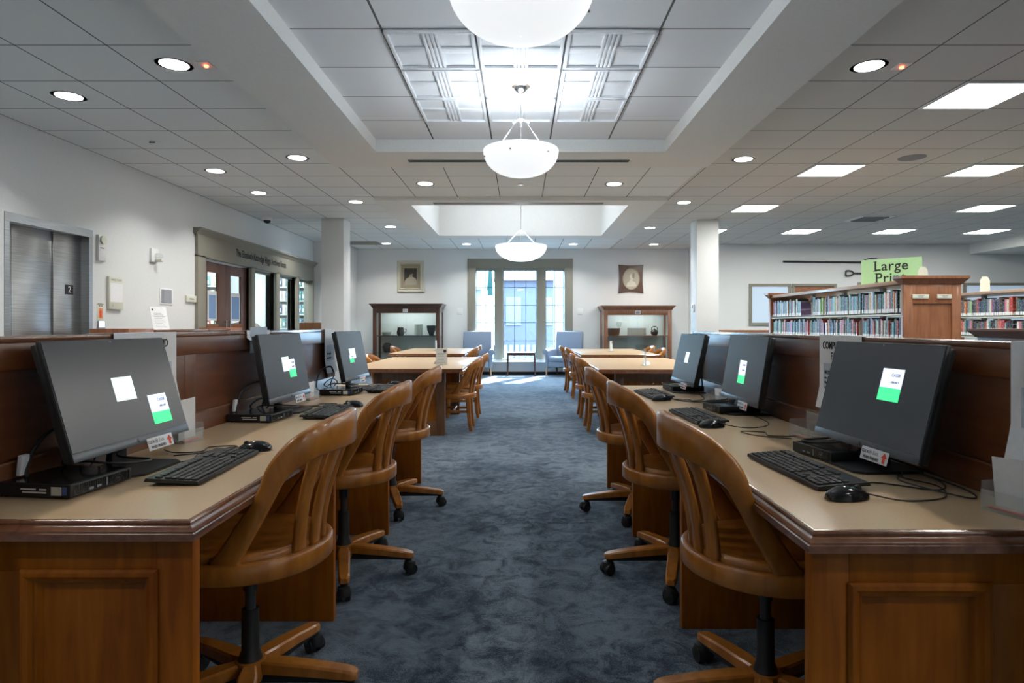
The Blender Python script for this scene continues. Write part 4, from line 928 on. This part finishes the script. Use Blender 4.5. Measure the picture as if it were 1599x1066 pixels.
# ================================================================== display cabinets
def cabinet(x0, x1, yf, zt, m, tagm, label):
    t = thing('display_cabinet', label, 'display cabinet', ((x0 + x1) / 2, yf, 0), group='glass display cabinets on the far wall')
    h_ = (x1 - x0) / 2; D = YB - .03 - yf
    b = MB(); b.box(-h_, -h_ + .09, 0, .05, 0, zt - .1, .003).box(h_ - .09, h_, 0, .05, 0, zt - .1, .003).box(-h_ + .09, h_ - .09, 0, .05, zt - .22, zt - .1, .003).box(-h_ + .09, h_ - .09, 0, .05, 0, .25, .003)
    b.build('front_frame', m, t)
    MB().box(-h_, -h_ + .05, D - .05, D, 0, zt - .1).box(h_ - .05, h_, D - .05, D, 0, zt - .1).box(-h_, -h_ + .03, .05, D - .05, 0, .25).box(h_ - .03, h_, .05, D - .05, 0, .25).box(-h_, -h_ + .03, .05, D - .05, zt - .2, zt - .1).box(h_ - .03, h_, .05, D - .05, zt - .2, zt - .1).build('side_frame', m, t)
    rg = []
    for sx_, yy in ((-1, D), (-1, 0), (1, 0), (1, D)):
        rg.append([Vector((sx_ * (h_ + o), yy - (o if yy == 0 else 0), zt - .1 + z_)) for o, z_ in ((-.02, 0), (.01, 0), (.02, .02), (.035, .045), (.07, .08), (.075, .1), (-.02, .1))])
    MB().loft(rg).build('cornice', m, t)
    bx('top_board', m, -h_, h_, 0, D, zt - .1, zt - .02, t)
    bx('back_panel', mat('cabinet_back', (.52, .57, .55), .3), -h_ + .03, h_ - .03, D - .02, D - .005, .25, zt - .1, t)
    bx('floor_board', m, -h_ + .03, h_ - .03, .03, D - .02, .22, .25, t)
    sh = bx('shelf', m if m == 'cab_r' else 'black', -h_ + .03, h_ - .03, .06, D - .02, .945, .96, t)
    bx('lower_shelf', 'case', -h_ + .03, h_ - .03, .06, D - .02, .545, .555, t)
    dr = bx('glass_door', 'case', -h_ + .085, h_ - .085, .018, .024, .24, zt - .21, t, smooth=0)
    MB().box(-.004, .004, .012, .018, .25, zt - .22).build('door_seam', 'case', dr)
    for s in (-1, 1): bx('side_glass', 'case', s * (h_ - .018), s * (h_ - .012), .05, D - .05, .25, zt - .2, t, smooth=0)
    pl = bx('label_plate', tagm, -.06 + (-.02 if x0 < 0 else 0), .06 + (-.02 if x0 < 0 else 0), -.008, 0, zt - .20, zt - .12, t, bev=.002)
    if x0 > 0: bx('plate_centre', 'grayink', -.045, .045, -.011, -.008, zt - .19, zt - .13, pl)
    light('cabinet_fill_light', 'AREA', ((x0 + x1) / 2, yf + .33, zt - .12), 5, COOL, size=1.2, size_y=.3)  # added area light, no visible fitting, brightens the cabinet interior
    return t
cabinet(-3.45, -1.89, 14.6, 1.703, 'cab_l', 'white', 'dark backlit display cabinet left of the window')
cabinet(1.93, 3.51, 14.6, 1.657, 'cab_r', 'trimw', 'reddish brown display cabinet right of the window')
def vessel(name, x, y, z, prof, m, label, cat, handle=None, seg=24):
    t = thing(name, label, cat, (x, y, z)); MB().lathe(prof, seg=seg).build('body', m, t)
    if handle: MB().tube(ease(handle, 5), .008, 8).build('handle', m, t)
    return t
hd = [(.07, 0, .15), (.12, 0, .15), (.135, 0, .11), (.11, 0, .07), (.07, 0, .055)]
vessel('dark_jug', -2.86, 14.9, .96, [(.002, 0), (.06, 0), (.085, .03), (.09, .08), (.075, .13), (.07, .18), (.075, .19), (.066, .19), (.06, .14), (.002, .02)], 'mug', 'dark glazed jug with a handle on the left cabinet shelf', 'jug', hd)
vessel('pale_cylinder_vase', -2.43, 14.9, .96, [(.002, 0), (.1, 0), (.1, .26), (.092, .26), (.09, .02), (.002, .02)], 'pewter', 'pale green cylinder vase on the left cabinet shelf', 'vase')
vessel('dark_vase', -2.12, 14.85, .96, [(.002, 0), (.055, 0), (.06, .03), (.10, .12), (.115, .21), (.11, .235), (.1, .235), (.09, .15), (.05, .03), (.002, .02)], 'mug', 'dark flared vase at the right end of the left cabinet shelf', 'vase')
vessel('glass_bowl', -3.2, 14.95, .96, [(.002, 0), (.07, 0), (.1, .03), (.11, .08), (.105, .08), (.09, .03), (.002, .01)], 'pewter', 'pale bowl at the left end of the left cabinet shelf', 'bowl')
vessel('round_jar', -3.17, 14.85, .56, [(.002, 0), (.06, 0), (.11, .06), (.12, .13), (.09, .2), (.05, .22), (.002, .22)], 'mug', 'round dark jar low in the left cabinet', 'jar')
vessel('brown_crock', 2.2, 14.9, .96, [(.002, 0), (.12, 0), (.14, .03), (.155, .15), (.16, .17), (.15, .17), (.13, .03), (.002, .02)], 'clay', 'brown crock on the right cabinet shelf', 'crock')
vessel('teapot', 3.17, 14.9, .96, [(.002, 0), (.05, 0), (.085, .04), (.09, .09), (.06, .13), (.02, .14), (.015, .16), (.002, .165)], 'mug', 'small dark teapot on the right cabinet shelf', 'teapot', [(.07, 0, .12), (.06, 0, .19), (0, 0, .215), (-.06, 0, .19), (-.07, 0, .12)])
vessel('glass_goblet', 2.35, 15.05, .96, [(.002, 0), (.05, 0), (.01, .02), (.01, .15), (.06, .22), (.07, .32), (.065, .32), (.05, .22), (.002, .17)], 'case', 'tall clear goblet behind the brown crock', 'goblet')
for x0, x1, z0, z1, z, lb in ((2.55, 3.0, 0, .18, .96, 'grey framed panel on the right cabinet shelf'), (2.75, 3.05, 0, .16, .56, 'dark framed panel low in the right cabinet')):
    t = thing('display_plaque', lb, 'plaque', ((x0 + x1) / 2, 15.05, z)); h_ = (x1 - x0) / 2
    MB().box(-h_, h_, -.01, .01, 0, z1, .003).build('frame', 'grayink', t); bx('face', 'taupe', -h_ + .02, h_ - .02, -.014, -.01, .02, z1 - .02, t)
tag(MB().lathe([(.002, 0), (.1, 0), (.13, .02), (.14, .03), (.12, .03), (.002, .012)], (2.2, 14.9, .555), 28).build('shallow_dish', 'mug'), 'shallow dark dish low in the right cabinet', 'dish')
# ================================================================== portraits and switches on the far wall
t = thing('framed_portrait', 'sepia portrait of a seated person in an ornate ivory frame', 'picture', (-2.69, YB, 2.39)); hx, hz = .33, .385
b = MB(); prof = [(0, 0), (.0, -.03), (.02, -.045), (.05, -.03), (.08, -.05), (.095, -.03), (.10, 0)]
rg = [[Vector((sx_ * (hx - o), d, sz_ * (hz - o))) for o, d in prof] for sx_, sz_ in ((-1, -1), (1, -1), (1, 1), (-1, 1))]
b.loft(rg, loop=True, caps=False)
for k in range(22):
    u = -hx + .03 + k * (2 * hx - .06) / 21; v_ = -hz + .03 + k * (2 * hz - .06) / 21
    for s in (-1, 1):
        b.lathe([(.002, .014), (.014, .004), (.014, -.004), (.002, -.014)], (u, -.034, s * (hz - .03)), 6); b.lathe([(.002, .014), (.014, .004), (.014, -.004), (.002, -.014)], (s * (hx - .03), -.034, v_), 6)
b.build('ornate_frame', 'iframe', t)
b = MB(); rg = [[Vector((sx_ * (hx - .1 - o), d, sz_ * (hz - .1 - o))) for o, d in ((0, 0), (0, -.022), (.06, -.012), (.06, 0))] for sx_, sz_ in ((-1, -1), (1, -1), (1, 1), (-1, 1))]
b.loft(rg, loop=True, caps=False).build('inner_frame', 'gold', t)
MB().box(-.2, .2, -.006, 0, -.255, .255).build('mat_board', 'skinp', t)
ph = MB().box(-.155, .155, -.009, -.004, -.215, .205).build('photograph', 'photo', t)
def blob(pts, y, m, name, par): return MB().prism(pts, 0, .002, axes((0, y, 0), (1, 0, 0), (0, 0, 1), (0, -1, 0))).build(name, m, par)
ell = lambda cx_, cz_, a, c: [(cx_ + a * math.cos(k * PI / 12), cz_ + c * math.sin(k * PI / 12)) for k in range(24)]
blob([(-.15, -.21), (.15, -.21), (.15, -.1), (.12, -.045), (.06, -.02), (.035, .005), (-.02, .005), (-.04, -.02), (-.1, -.05), (-.145, -.12)], -.0095, 'skinp', 'pictured_blouse', ph)
blob(ell(.005, .045, .05, .065), -.0105, 'gold', 'pictured_face', ph); blob(ell(-.002, .095, .062, .042), -.0118, 'photo', 'pictured_hair', ph); blob(ell(-.038, .06, .022, .045), -.0118, 'photo', 'pictured_hair', ph)
t = thing('oval_portrait', 'pale oval portrait in a dark brown wavy edged mount', 'picture', (2.68, YB, 2.33))
out = []
for k in range(16): u = -1 + k / 8; out.append((u * .30 * 1, .345 - .028 * math.cos(u * PI / 2) ** 1 + .0))
o2 = []
for s in range(4):
    for k in range(10):
        u = -1 + k / 5
        e = .03 * (math.cos(u * PI / 2))
        if s == 0: o2.append((u * .30, -.345 + e))
        if s == 1: o2.append((.30 - e * .7, u * .345))
        if s == 2: o2.append((-u * .30, .345 - e * .6))
        if s == 3: o2.append((-.30 + e * .7, -u * .345))
MB().prism(o2, 0, .03, axes((0, 0, 0), (1, 0, 0), (0, 0, 1), (0, -1, 0))).build('mount', 'cab_l', t)
rg = [[Vector((o * math.cos(k * PI / 16), d, o * 1.27 * math.sin(k * PI / 16))) for k in range(32)] for o, d in ((.212, -.03), (.208, -.042), (.196, -.042), (.194, -.03))]
MB().loft(rg, caps=False).build('oval_rim', 'gold', t); fr_ = blob(ell(0, 0, .197, .25), -.031, 'skinp', 'oval_picture', t)
blob([(-.12, -.19), (.13, -.18), (.10, -.09), (.03, -.05), (.02, -.02), (-.03, -.02), (-.04, -.06), (-.09, -.1)], -.0335, 'iframe', 'pictured_shirt', fr_); blob(ell(.02, .05, .055, .075), -.036, 'iframe', 'pictured_face', fr_); blob(ell(.055, .075, .03, .07), -.0385, 'taupe', 'pictured_beard', fr_)
for x, lb in ((-1.49, 'pale double switch plate left of the window'), (1.44, 'pale double switch plate right of the window')):
    t = tag(bx('switch_plate', 'trimw', x - .075, x + .075, YB - .006, YB, 1.46, 1.61, bev=.002), lb, 'switch'); bx('slot_line', 'grayink', x - .055, x + .055, YB - .01, YB - .006, 1.465, 1.475, t)
t = tag(bx('wall_thermostat', 'trimw', 3.06, 3.087, 11.15, 11.24, 1.43, 1.58, bev=.003), 'small white thermostat on the side of the right column', 'thermostat'); bx('display', 'grayink', 3.056, 3.06, 11.17, 11.22, 1.5, 1.56, t)
# ================================================================== pole and shovel on the far right wall
t = thing('long_pole', 'long dark wooden pole mounted on the far right wall', 'pole', (0, YR - .05, 2.66))
MB().cyl((6.0, 0, 0), (7.8, 0, -.02), .022, .02, seg=10).build('shaft', 'black', t); MB().tube(ease([(7.8, 0, -.02), (7.9, 0, .05), (8.15, 0, .08)], 5), .01, 6).tube(ease([(7.8, 0, -.02), (7.86, 0, -.07), (7.95, 0, -.1)], 5), .01, 6).build('hook', 'black', t)
t = thing('old_shovel', 'old dark shovel with a D shaped grip behind the green sign', 'shovel', (0, YR - .05, 2.39))
MB().cyl((7.6, 0, 0), (8.45, 0, -.01), .018, seg=10).build('shaft', 'black', t)
MB().tube(ease([(7.62, 0, 0), (7.55, 0, .05), (7.44, 0, .055), (7.43, 0, 0), (7.44, 0, -.055), (7.55, 0, -.05), (7.62, 0, 0)], 5), .016, 8).build('grip', 'black', t)
MB().loft([[Vector((x, 0, -.01 + s * w_)) for s in (-1, 1)] + [Vector((x, .015, -.01 + s * w_)) for s in (1, -1)] for x, w_ in ((8.4, .03), (8.48, .11), (8.72, .10), (8.82, .01))]).build('blade', 'black', t)
# ================================================================== bookcases
cols_ = [('black', (.02, .02, .024)), ('navy', (.03, .05, .13)), ('red', (.42, .045, .03)), ('dark green', (.03, .09, .06)), ('cream', (.62, .58, .45)), ('white', (.72, .72, .70)), ('orange', (.62, .19, .05)), ('teal', (.10, .28, .29)),
         ('brown', (.12, .06, .035)), ('grey', (.24, .25, .27)), ('pink', (.62, .16, .26)), ('pale blue', (.32, .45, .58)), ('lime green', (.30, .48, .16)), ('purple', (.13, .08, .20))]
def bookmat(nm, c):
    def bl(nt, b):
        tc = N(nt, 'ShaderNodeTexCoord'); mp = N(nt, 'ShaderNodeMapping'); mp.inputs['Scale'].default_value = (1, 30, 9); oi = N(nt, 'ShaderNodeObjectInfo')
        ad = N(nt, 'ShaderNodeVectorMath', operation='ADD'); L(nt, oi.outputs['Random'], ad.inputs[1]); L(nt, tc.outputs['Object'], ad.inputs[0]); L(nt, ad.outputs[0], mp.inputs[0])
        n = N(nt, 'ShaderNodeTexNoise'); n.inputs['Scale'].default_value = 5; n.inputs['Detail'].default_value = 3; L(nt, mp.outputs[0], n.inputs['Vector'])
        lum = sum(c) / 3; c2 = tuple(min(1, x * .5 + .35) for x in c) if lum < .35 else tuple(x * .35 for x in c)
        r = ramp(nt, [(.56, c), (.66, c2)]); L(nt, n.outputs['Fac'], r.inputs[0]); L(nt, r.outputs[0], b.inputs['Base Color'])
    return mat('book_' + nm.replace(' ', '_'), c, .45, build=bl)
for nm, c in cols_: M['bk_' + nm] = bookmat(nm, c)
bmesh_cache = {}
def book(nm, th, h_, dep, x, y, z, label, group, spine=-1, lean=0):
    """spine faces -X; th along Y"""
    key_ = (nm, round(th * 250), round(h_ * 60), spine)
    th = round(th * 250) / 250; h_ = round(h_ * 60) / 60
    if key_ not in bmesh_cache:
        b = MB(); e = .002
        rg = [[Vector((-spine * a, c_, z_)) for a, c_ in ((dep, -th / 2), (.004, -th / 2), (0, -th / 2 + .003), (0, th / 2 - .003), (.004, th / 2), (dep, th / 2))] for z_ in (0, h_)]
        b.loft(rg); b.mi = 1; b.box(-spine * -.0006, 0, -th / 2 + .002, th / 2 - .002, .004, .042)
        b.mi = 2; b.box(-spine * .008, -spine * (dep + .0006), -th / 2 + e, th / 2 - e, h_ - .001, h_ + .0006)
        o = b.build('book', ['bk_' + nm, 'white', 'cream'], smooth=0); bmesh_cache[key_] = o
    else:
        o = bmesh_cache[key_].copy(); COL.objects.link(o)
    o.location = (x, y, z); o.rotation_euler = (R(lean), 0, 0)
    return tag(o, label, 'book', group)
def range_(x0, x1, y0, y1, zt, label):
    t = thing('bookcase', label, 'bookcase', (0, 0, 0), group='double sided wooden bookcases')
    xm = (x0 + x1) / 2
    for k, (ya, yb) in enumerate(((y0, y0 + .05), (y1 - .05, y1))):
        b = MB(); b.box(x0, x0 + .09, ya, yb, 0, zt - .08, .003).box(x1 - .09, x1, ya, yb, 0, zt - .08, .003).box(x0 + .09, x1 - .09, ya, yb, zt - .27, zt - .08, .003).box(x0 + .09, x1 - .09, ya, yb, 0, .2, .003)
        p = b.build('end_panel', 'shelfw', t); bx('inset_panel', 'shelfw', x0 + .09, x1 - .09, ya + .015, yb - .015, .2, zt - .27, p)
        rg = [[Vector((xx + sx_ * o, yy + sy_ * o, zt - .08 + z_)) for o, z_ in ((0, 0), (.012, .004), (.02, .02), (.045, .05), (.05, .055), (.05, .08), (0, .08))] for xx, sx_, yy, sy_ in ((x0, -1, ya, -1), (x1, 1, ya, -1), (x1, 1, yb, 1), (x0, -1, yb, 1))]
        MB().loft(rg, loop=True, caps=False).box(x0, x1, ya, yb, zt - .081, zt - .001).build('end_cornice', 'shelfw', p)
    bx('top_board', 'topw', x0 + .01, x1 - .01, y0 + .05, y1 - .05, zt - .075, zt - .035, t, bev=.003)
    for s, xa in ((-1, x0 + .02), (1, x1 - .02)):
        for z_ in (1.325, 1.065, .80, .53, .26):
            MB().box(xa, xm - s * -.015 if False else xm + s * .02, y0 + .05, y1 - .05, z_ - .012, z_).box(xa - .0, xa + (.004 if s < 0 else -.004), y0 + .05, y1 - .05, z_ - .028, z_ + .002).build('shelf', 'cream', t, smooth=0)
    n = 4
    for k in range(1, n):
        y = y0 + (y1 - y0) * k / n
        b = MB(); b.box(xm - .02, xm + .02, y - .03, y + .03, 0, zt - .07)
        b.build('upright', 'taupe', t)
    for k in range(0, n + 1):
        y = min(max(y0 + (y1 - y0) * k / n, y0 + .06), y1 - .06)
        for z_ in (1.325, 1.065):
            MB().loft([[Vector((x_, y + d, z2)) for x_, z2 in ((x0 + .022, z_ - .02), (x0 + .022, z_ + .02), (xm - .03, z_ + .17), (xm - .02, z_ - .02))] for d in (-.002, .002)]).build('shelf_bracket', 'cream', t, smooth=0)
    return t
range_(3.72, 4.28, 6.10, 9.42, 1.68, 'tall wooden bookcase with the green large type sign, nearer one')
range_(6.06, 6.62, 6.10, 9.42, 1.68, 'tall wooden bookcase farther to the right, cut by the view edge')
def fill(xs, ya, yb, z, hmin, hmax, group, where, breaks, skip=()):
    y = ya; n = 1
    while y < yb:
        hit = [b_ for b_ in breaks if b_[0] <= y < b_[1]]
        if hit: y = hit[0][1]; continue
        th = random.choice((.024, .028, .032, .036, .040)); nm, c = random.choices(cols_, (12, 6, 6, 7, 6, 3, 4, 5, 6, 6, 1.5, 2, 2, 2))[0]
        if y + th > yb: break
        h_ = random.uniform(hmin, hmax)
        size = ('thin', 'slim', 'medium', 'thick', 'very thick')[(.024, .028, .032, .036, .040).index(th)]
        book(nm, th - .0015, h_, .15, xs + random.uniform(0, .012), y + th / 2, z, '%s %s book, %s from the near end of %s' % (size, nm, ordn(n), where), group)
        y += th; n += 1
fill(3.75, 6.18, 9.33, 1.325, .19, .235, 'library books on the nearer bookcase, upper shelf', 'the nearer bookcase, upper shelf', [(6.9, 6.94), (7.72, 7.82), (8.05, 8.42), (8.56, 8.6)])
fill(3.75, 6.18, 9.33, 1.065, .17, .215, 'library books on the nearer bookcase, lower shelf', 'the nearer bookcase, lower shelf', [(6.9, 7.02), (7.72, 7.78), (8.1, 8.2), (8.56, 8.6)])
fill(6.09, 7.45, 9.33, 1.325, .19, .235, 'library books on the farther bookcase, upper shelf', 'the farther bookcase, upper shelf', [(7.72, 7.78), (8.56, 8.6)])
fill(6.09, 7.45, 9.33, 1.065, .17, .215, 'library books on the farther bookcase, lower shelf', 'the farther bookcase, lower shelf', [(7.72, 7.78), (8.56, 8.6)])
# book supports in gaps
for y, z, lb in ((8.1, 1.325, 'cream bookend standing in the gap of the nearer upper shelf'), (7.77, 1.325, 'cream bookend between books on the nearer upper shelf'), (6.96, 1.065, 'cream bookend between books on the nearer lower shelf'), (8.15, 1.065, 'cream bookend in the far gap of the nearer lower shelf')):
    tag(MB().loft([[Vector((x_, y + d, z + z2)) for x_, z2 in ((3.75, 0), (3.75, .17), (3.78, .21), (3.86, .21), (3.89, .17), (3.89, 0))] for d in (-.0015, .0015)]).box(3.76, 3.88, y, y + .1, z, z + .002).build('bookend', 'cream'), lb, 'bookend', 'cream steel bookends')
# the sign on top
zt = 1.645
def sgn():
    Y0, Y1, X0, X1 = 7.0, 6.82, 3.80, 4.39
    p0 = Vector(((1345 - CX) * 7.15 / F, 7.15, 0)); p1 = Vector(((1440 - CX) * 6.75 / F, 6.75, 0))
    u = (p1 - p0); Wd = u.length; u.normalize(); n = Vector((u.y, -u.x, 0))
    t = thing('large_print_sign', 'pale green sign card standing on top of the nearer bookcase', 'sign', (p0.x, p0.y, zt))
    z1 = H + (CY - 403.5) * 6.95 / F - zt; z0 = 0
    mx = axes((0, 0, 0), u, (0, 0, 1), n)
    MB().box(0, Wd, z0, z1, -.003, .003, mx=mx).build('card', 'sign', t)
    def at(x, z, s=.004): return mx @ Matrix.Translation((x, z, s))
    for body, cz, x0_ in (('Large', z1 * .72, .5), ('Print', z1 * .27, .49)):
        o = text(body, .15, 'lettering', 'ink', t, at(Wd * x0_, cz), sx=.98, spacing=1.05, bold=.0015)
        # serifs under the straight stems
        xs = {v.co.dot(u) for v in o.data.vertices}; a0 = min(xs)
        b = MB(); base = min(v.co.z for v in o.data.vertices if True) if body == 'Print' else cz - .052
        top = max(v.co.z for v in o.data.vertices)
        b.box(a0 - .012, a0 + .028, base, base + .006, 0, .001, mx=at(0, 0)); b.box(a0 - .012, a0 + .022, top - .008, top - .002, 0, .001, mx=at(0, 0)); b.build('serif', 'ink', t)
    for x in (Wd * .15, Wd * .85): MB().box(x - .02, x + .02, 0, .03, -.02, -.003, mx=mx).build('foot', 'acryl', t)
sgn()
def bookrest(x, y, z, label, w_=.10, h_=.17):
    tag(MB().prism([(-w_ / 2, 0), (w_ / 2, 0), (w_ / 2, h_ * .75), (w_ / 4, h_), (-w_ / 4, h_), (-w_ / 2, h_ * .75)], -.002, .002, FRONT(x, y, z)).box(x - w_ / 2, x + w_ / 2, y, y + .08, z, z + .003).build('bookend', 'cream'), label, 'bookend', 'cream steel bookends')
bookrest((1441 - CX) * 6.5 / F, 6.5, zt, 'cream bookend on top of the nearer bookcase beside the sign', .1, .16)
y = 8.3; bookrest((1538 - CX) * y / F, y, zt, 'cream bookend on top of the farther bookcase', .13, .2)
for x0, x1, z in ((3.82, 3.98, 1.487), (4.07, 4.2, 1.487)):
    t = tag(bx('range_label', 'cream', x0 - (.02 if x0 < 4 else .03), x1 - .02, 6.088, 6.1, 1.46, 1.50, bev=.002), 'cream range label on the bookcase end, %s one' % ('left' if x0 < 4 else 'right'), 'label')
    text('LARGE PRINT\nFICTION', .014, 'lettering', 'grayink', t, FRONT((x0 + x1) / 2 - .02, 6.087, 1.48), sx=.8)
# low bookcase end behind the right partition
t = thing('low_bookcase', 'low dark bookcase with a moulded top behind the right partition', 'bookcase', (3.36, 3.65, 0))
MB().box(0, 1.2, 0, .97, 0, 1.13, .003).build('body', 'part', t)
rg = [[Vector((xx + sx_ * o, yy + sy_ * o, 1.11 + z_)) for o, z_ in ((0, 0), (.012, .004), (.02, .02), (.045, .045), (.05, .05), (.05, .065), (-.1, .065))] for xx, sx_, yy, sy_ in ((0, -1, 0, -1), (1.2, 1, 0, -1), (1.2, 1, .97, 1), (0, -1, .97, 1))]
MB().loft(rg, loop=True, caps=False).box(.05, 1.15, .05, .85, 1.12, 1.174).build('moulded_top', 'part', t)
# papers on top of the far counter behind the right partition
# ================================================================== inside the archives room
def archcase(x0, x1, y, label):
    t = thing('archive_bookcase', label, 'bookcase', (x0, y, 0), group='white shelving in the archives room'); w_ = x1 - x0
    bx('back_panel', 'trimw', 0, w_, .26, .28, 0, 2.4, t); MB().box(-.02, 0, 0, .28, 0, 2.4).box(w_, w_ + .02, 0, .28, 0, 2.4).build('side_panel', 'trimw', t)
    for z in (.5, .82, 1.137, 1.448, 1.757, 2.07): bx('shelf', 'trimw', 0, w_, 0, .26, z - .02, z, t)
    return t
archcase(-5.75, -4.85, 14.15, 'white archive shelving seen through the two right glass panels')
archcase(-7.6, -6.7, 13.9, 'white archive shelving seen through the door glass')
amesh = {}
for cx0, n, ya, wh in ((-5.74, 10, 14.16, 'right'), (-7.59, 10, 13.91, 'left')):
    for lv, z in enumerate((1.137, 1.448, 1.757, 2.07)):
        for k in range(n):
            nm = random.choice(('pale blue', 'white', 'grey', 'navy', 'teal', 'cream')) if wh == 'right' else random.choice(('red', 'cream', 'teal', 'cream', 'dark green'))
            if nm not in amesh: o = bx('archive_box', 'bk_' + nm, 0, .078, 0, .2, 0, .22, bev=.003); MB().box(.02, .058, -.001, 0, .05, .13).build('label_patch', 'white', o); amesh[nm] = o
            else: o = dup(amesh[nm])
            o.location = (cx0 + k * .088, ya, z)
            tag(o, '%s archive box, %s from the left, %s shelf of the %s archive shelving' % (nm, ordn(k + 1), ('lowest visible', 'second', 'third', 'top')[lv], wh), 'archive box', 'archive boxes on the %s shelving' % wh)
t = thing('archive_cabinet', 'dark arched wooden cabinet inside the archives room', 'cabinet', (-6.25, 14.0, 0))
MB().prism([(-.3, 0), (.3, 0), (.3, 1.15), (.2, 1.24), (0, 1.28), (-.2, 1.24), (-.3, 1.15)], 0, .4, axes((0, .4, 0), (1, 0, 0), (0, 0, 1), (0, -1, 0))).build('body', 'doorw', t)
for x in (-.14, .14): bx('door_glass', 'grayink', x - .09, x + .09, -.006, 0, .3, .98, t)
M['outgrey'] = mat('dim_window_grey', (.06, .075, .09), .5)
M['outw'] = mat('dimmed_white', (.085, .09, .10), .8)  # outside colours darkened to offset the very strong sky
# ================================================================== outside the window
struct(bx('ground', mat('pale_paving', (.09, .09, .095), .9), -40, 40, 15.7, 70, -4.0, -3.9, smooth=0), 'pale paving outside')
def brick(nt, b):
    g = N(nt, 'ShaderNodeNewGeometry'); s = N(nt, 'ShaderNodeSeparateXYZ'); c = N(nt, 'ShaderNodeCombineXYZ'); a = N(nt, 'ShaderNodeMath', operation='ADD')
    L(nt, g.outputs['Position'], s.inputs[0]); L(nt, s.outputs[0], a.inputs[0]); L(nt, s.outputs[1], a.inputs[1]); L(nt, a.outputs[0], c.inputs[0]); L(nt, s.outputs[2], c.inputs[1])
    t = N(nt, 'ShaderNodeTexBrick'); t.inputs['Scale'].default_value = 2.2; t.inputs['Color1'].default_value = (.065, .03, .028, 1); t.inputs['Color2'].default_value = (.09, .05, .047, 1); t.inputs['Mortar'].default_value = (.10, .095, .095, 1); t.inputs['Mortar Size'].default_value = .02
    L(nt, c.outputs[0], t.inputs[0]); L(nt, t.outputs[0], b.inputs['Base Color'])
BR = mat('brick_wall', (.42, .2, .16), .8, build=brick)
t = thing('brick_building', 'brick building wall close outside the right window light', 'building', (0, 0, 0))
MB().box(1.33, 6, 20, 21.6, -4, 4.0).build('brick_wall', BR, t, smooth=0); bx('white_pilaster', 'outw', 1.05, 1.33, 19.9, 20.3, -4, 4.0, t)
t = thing('gabled_house', 'house with a teal green roof outside the left window light', 'building', (0, 0, 0))
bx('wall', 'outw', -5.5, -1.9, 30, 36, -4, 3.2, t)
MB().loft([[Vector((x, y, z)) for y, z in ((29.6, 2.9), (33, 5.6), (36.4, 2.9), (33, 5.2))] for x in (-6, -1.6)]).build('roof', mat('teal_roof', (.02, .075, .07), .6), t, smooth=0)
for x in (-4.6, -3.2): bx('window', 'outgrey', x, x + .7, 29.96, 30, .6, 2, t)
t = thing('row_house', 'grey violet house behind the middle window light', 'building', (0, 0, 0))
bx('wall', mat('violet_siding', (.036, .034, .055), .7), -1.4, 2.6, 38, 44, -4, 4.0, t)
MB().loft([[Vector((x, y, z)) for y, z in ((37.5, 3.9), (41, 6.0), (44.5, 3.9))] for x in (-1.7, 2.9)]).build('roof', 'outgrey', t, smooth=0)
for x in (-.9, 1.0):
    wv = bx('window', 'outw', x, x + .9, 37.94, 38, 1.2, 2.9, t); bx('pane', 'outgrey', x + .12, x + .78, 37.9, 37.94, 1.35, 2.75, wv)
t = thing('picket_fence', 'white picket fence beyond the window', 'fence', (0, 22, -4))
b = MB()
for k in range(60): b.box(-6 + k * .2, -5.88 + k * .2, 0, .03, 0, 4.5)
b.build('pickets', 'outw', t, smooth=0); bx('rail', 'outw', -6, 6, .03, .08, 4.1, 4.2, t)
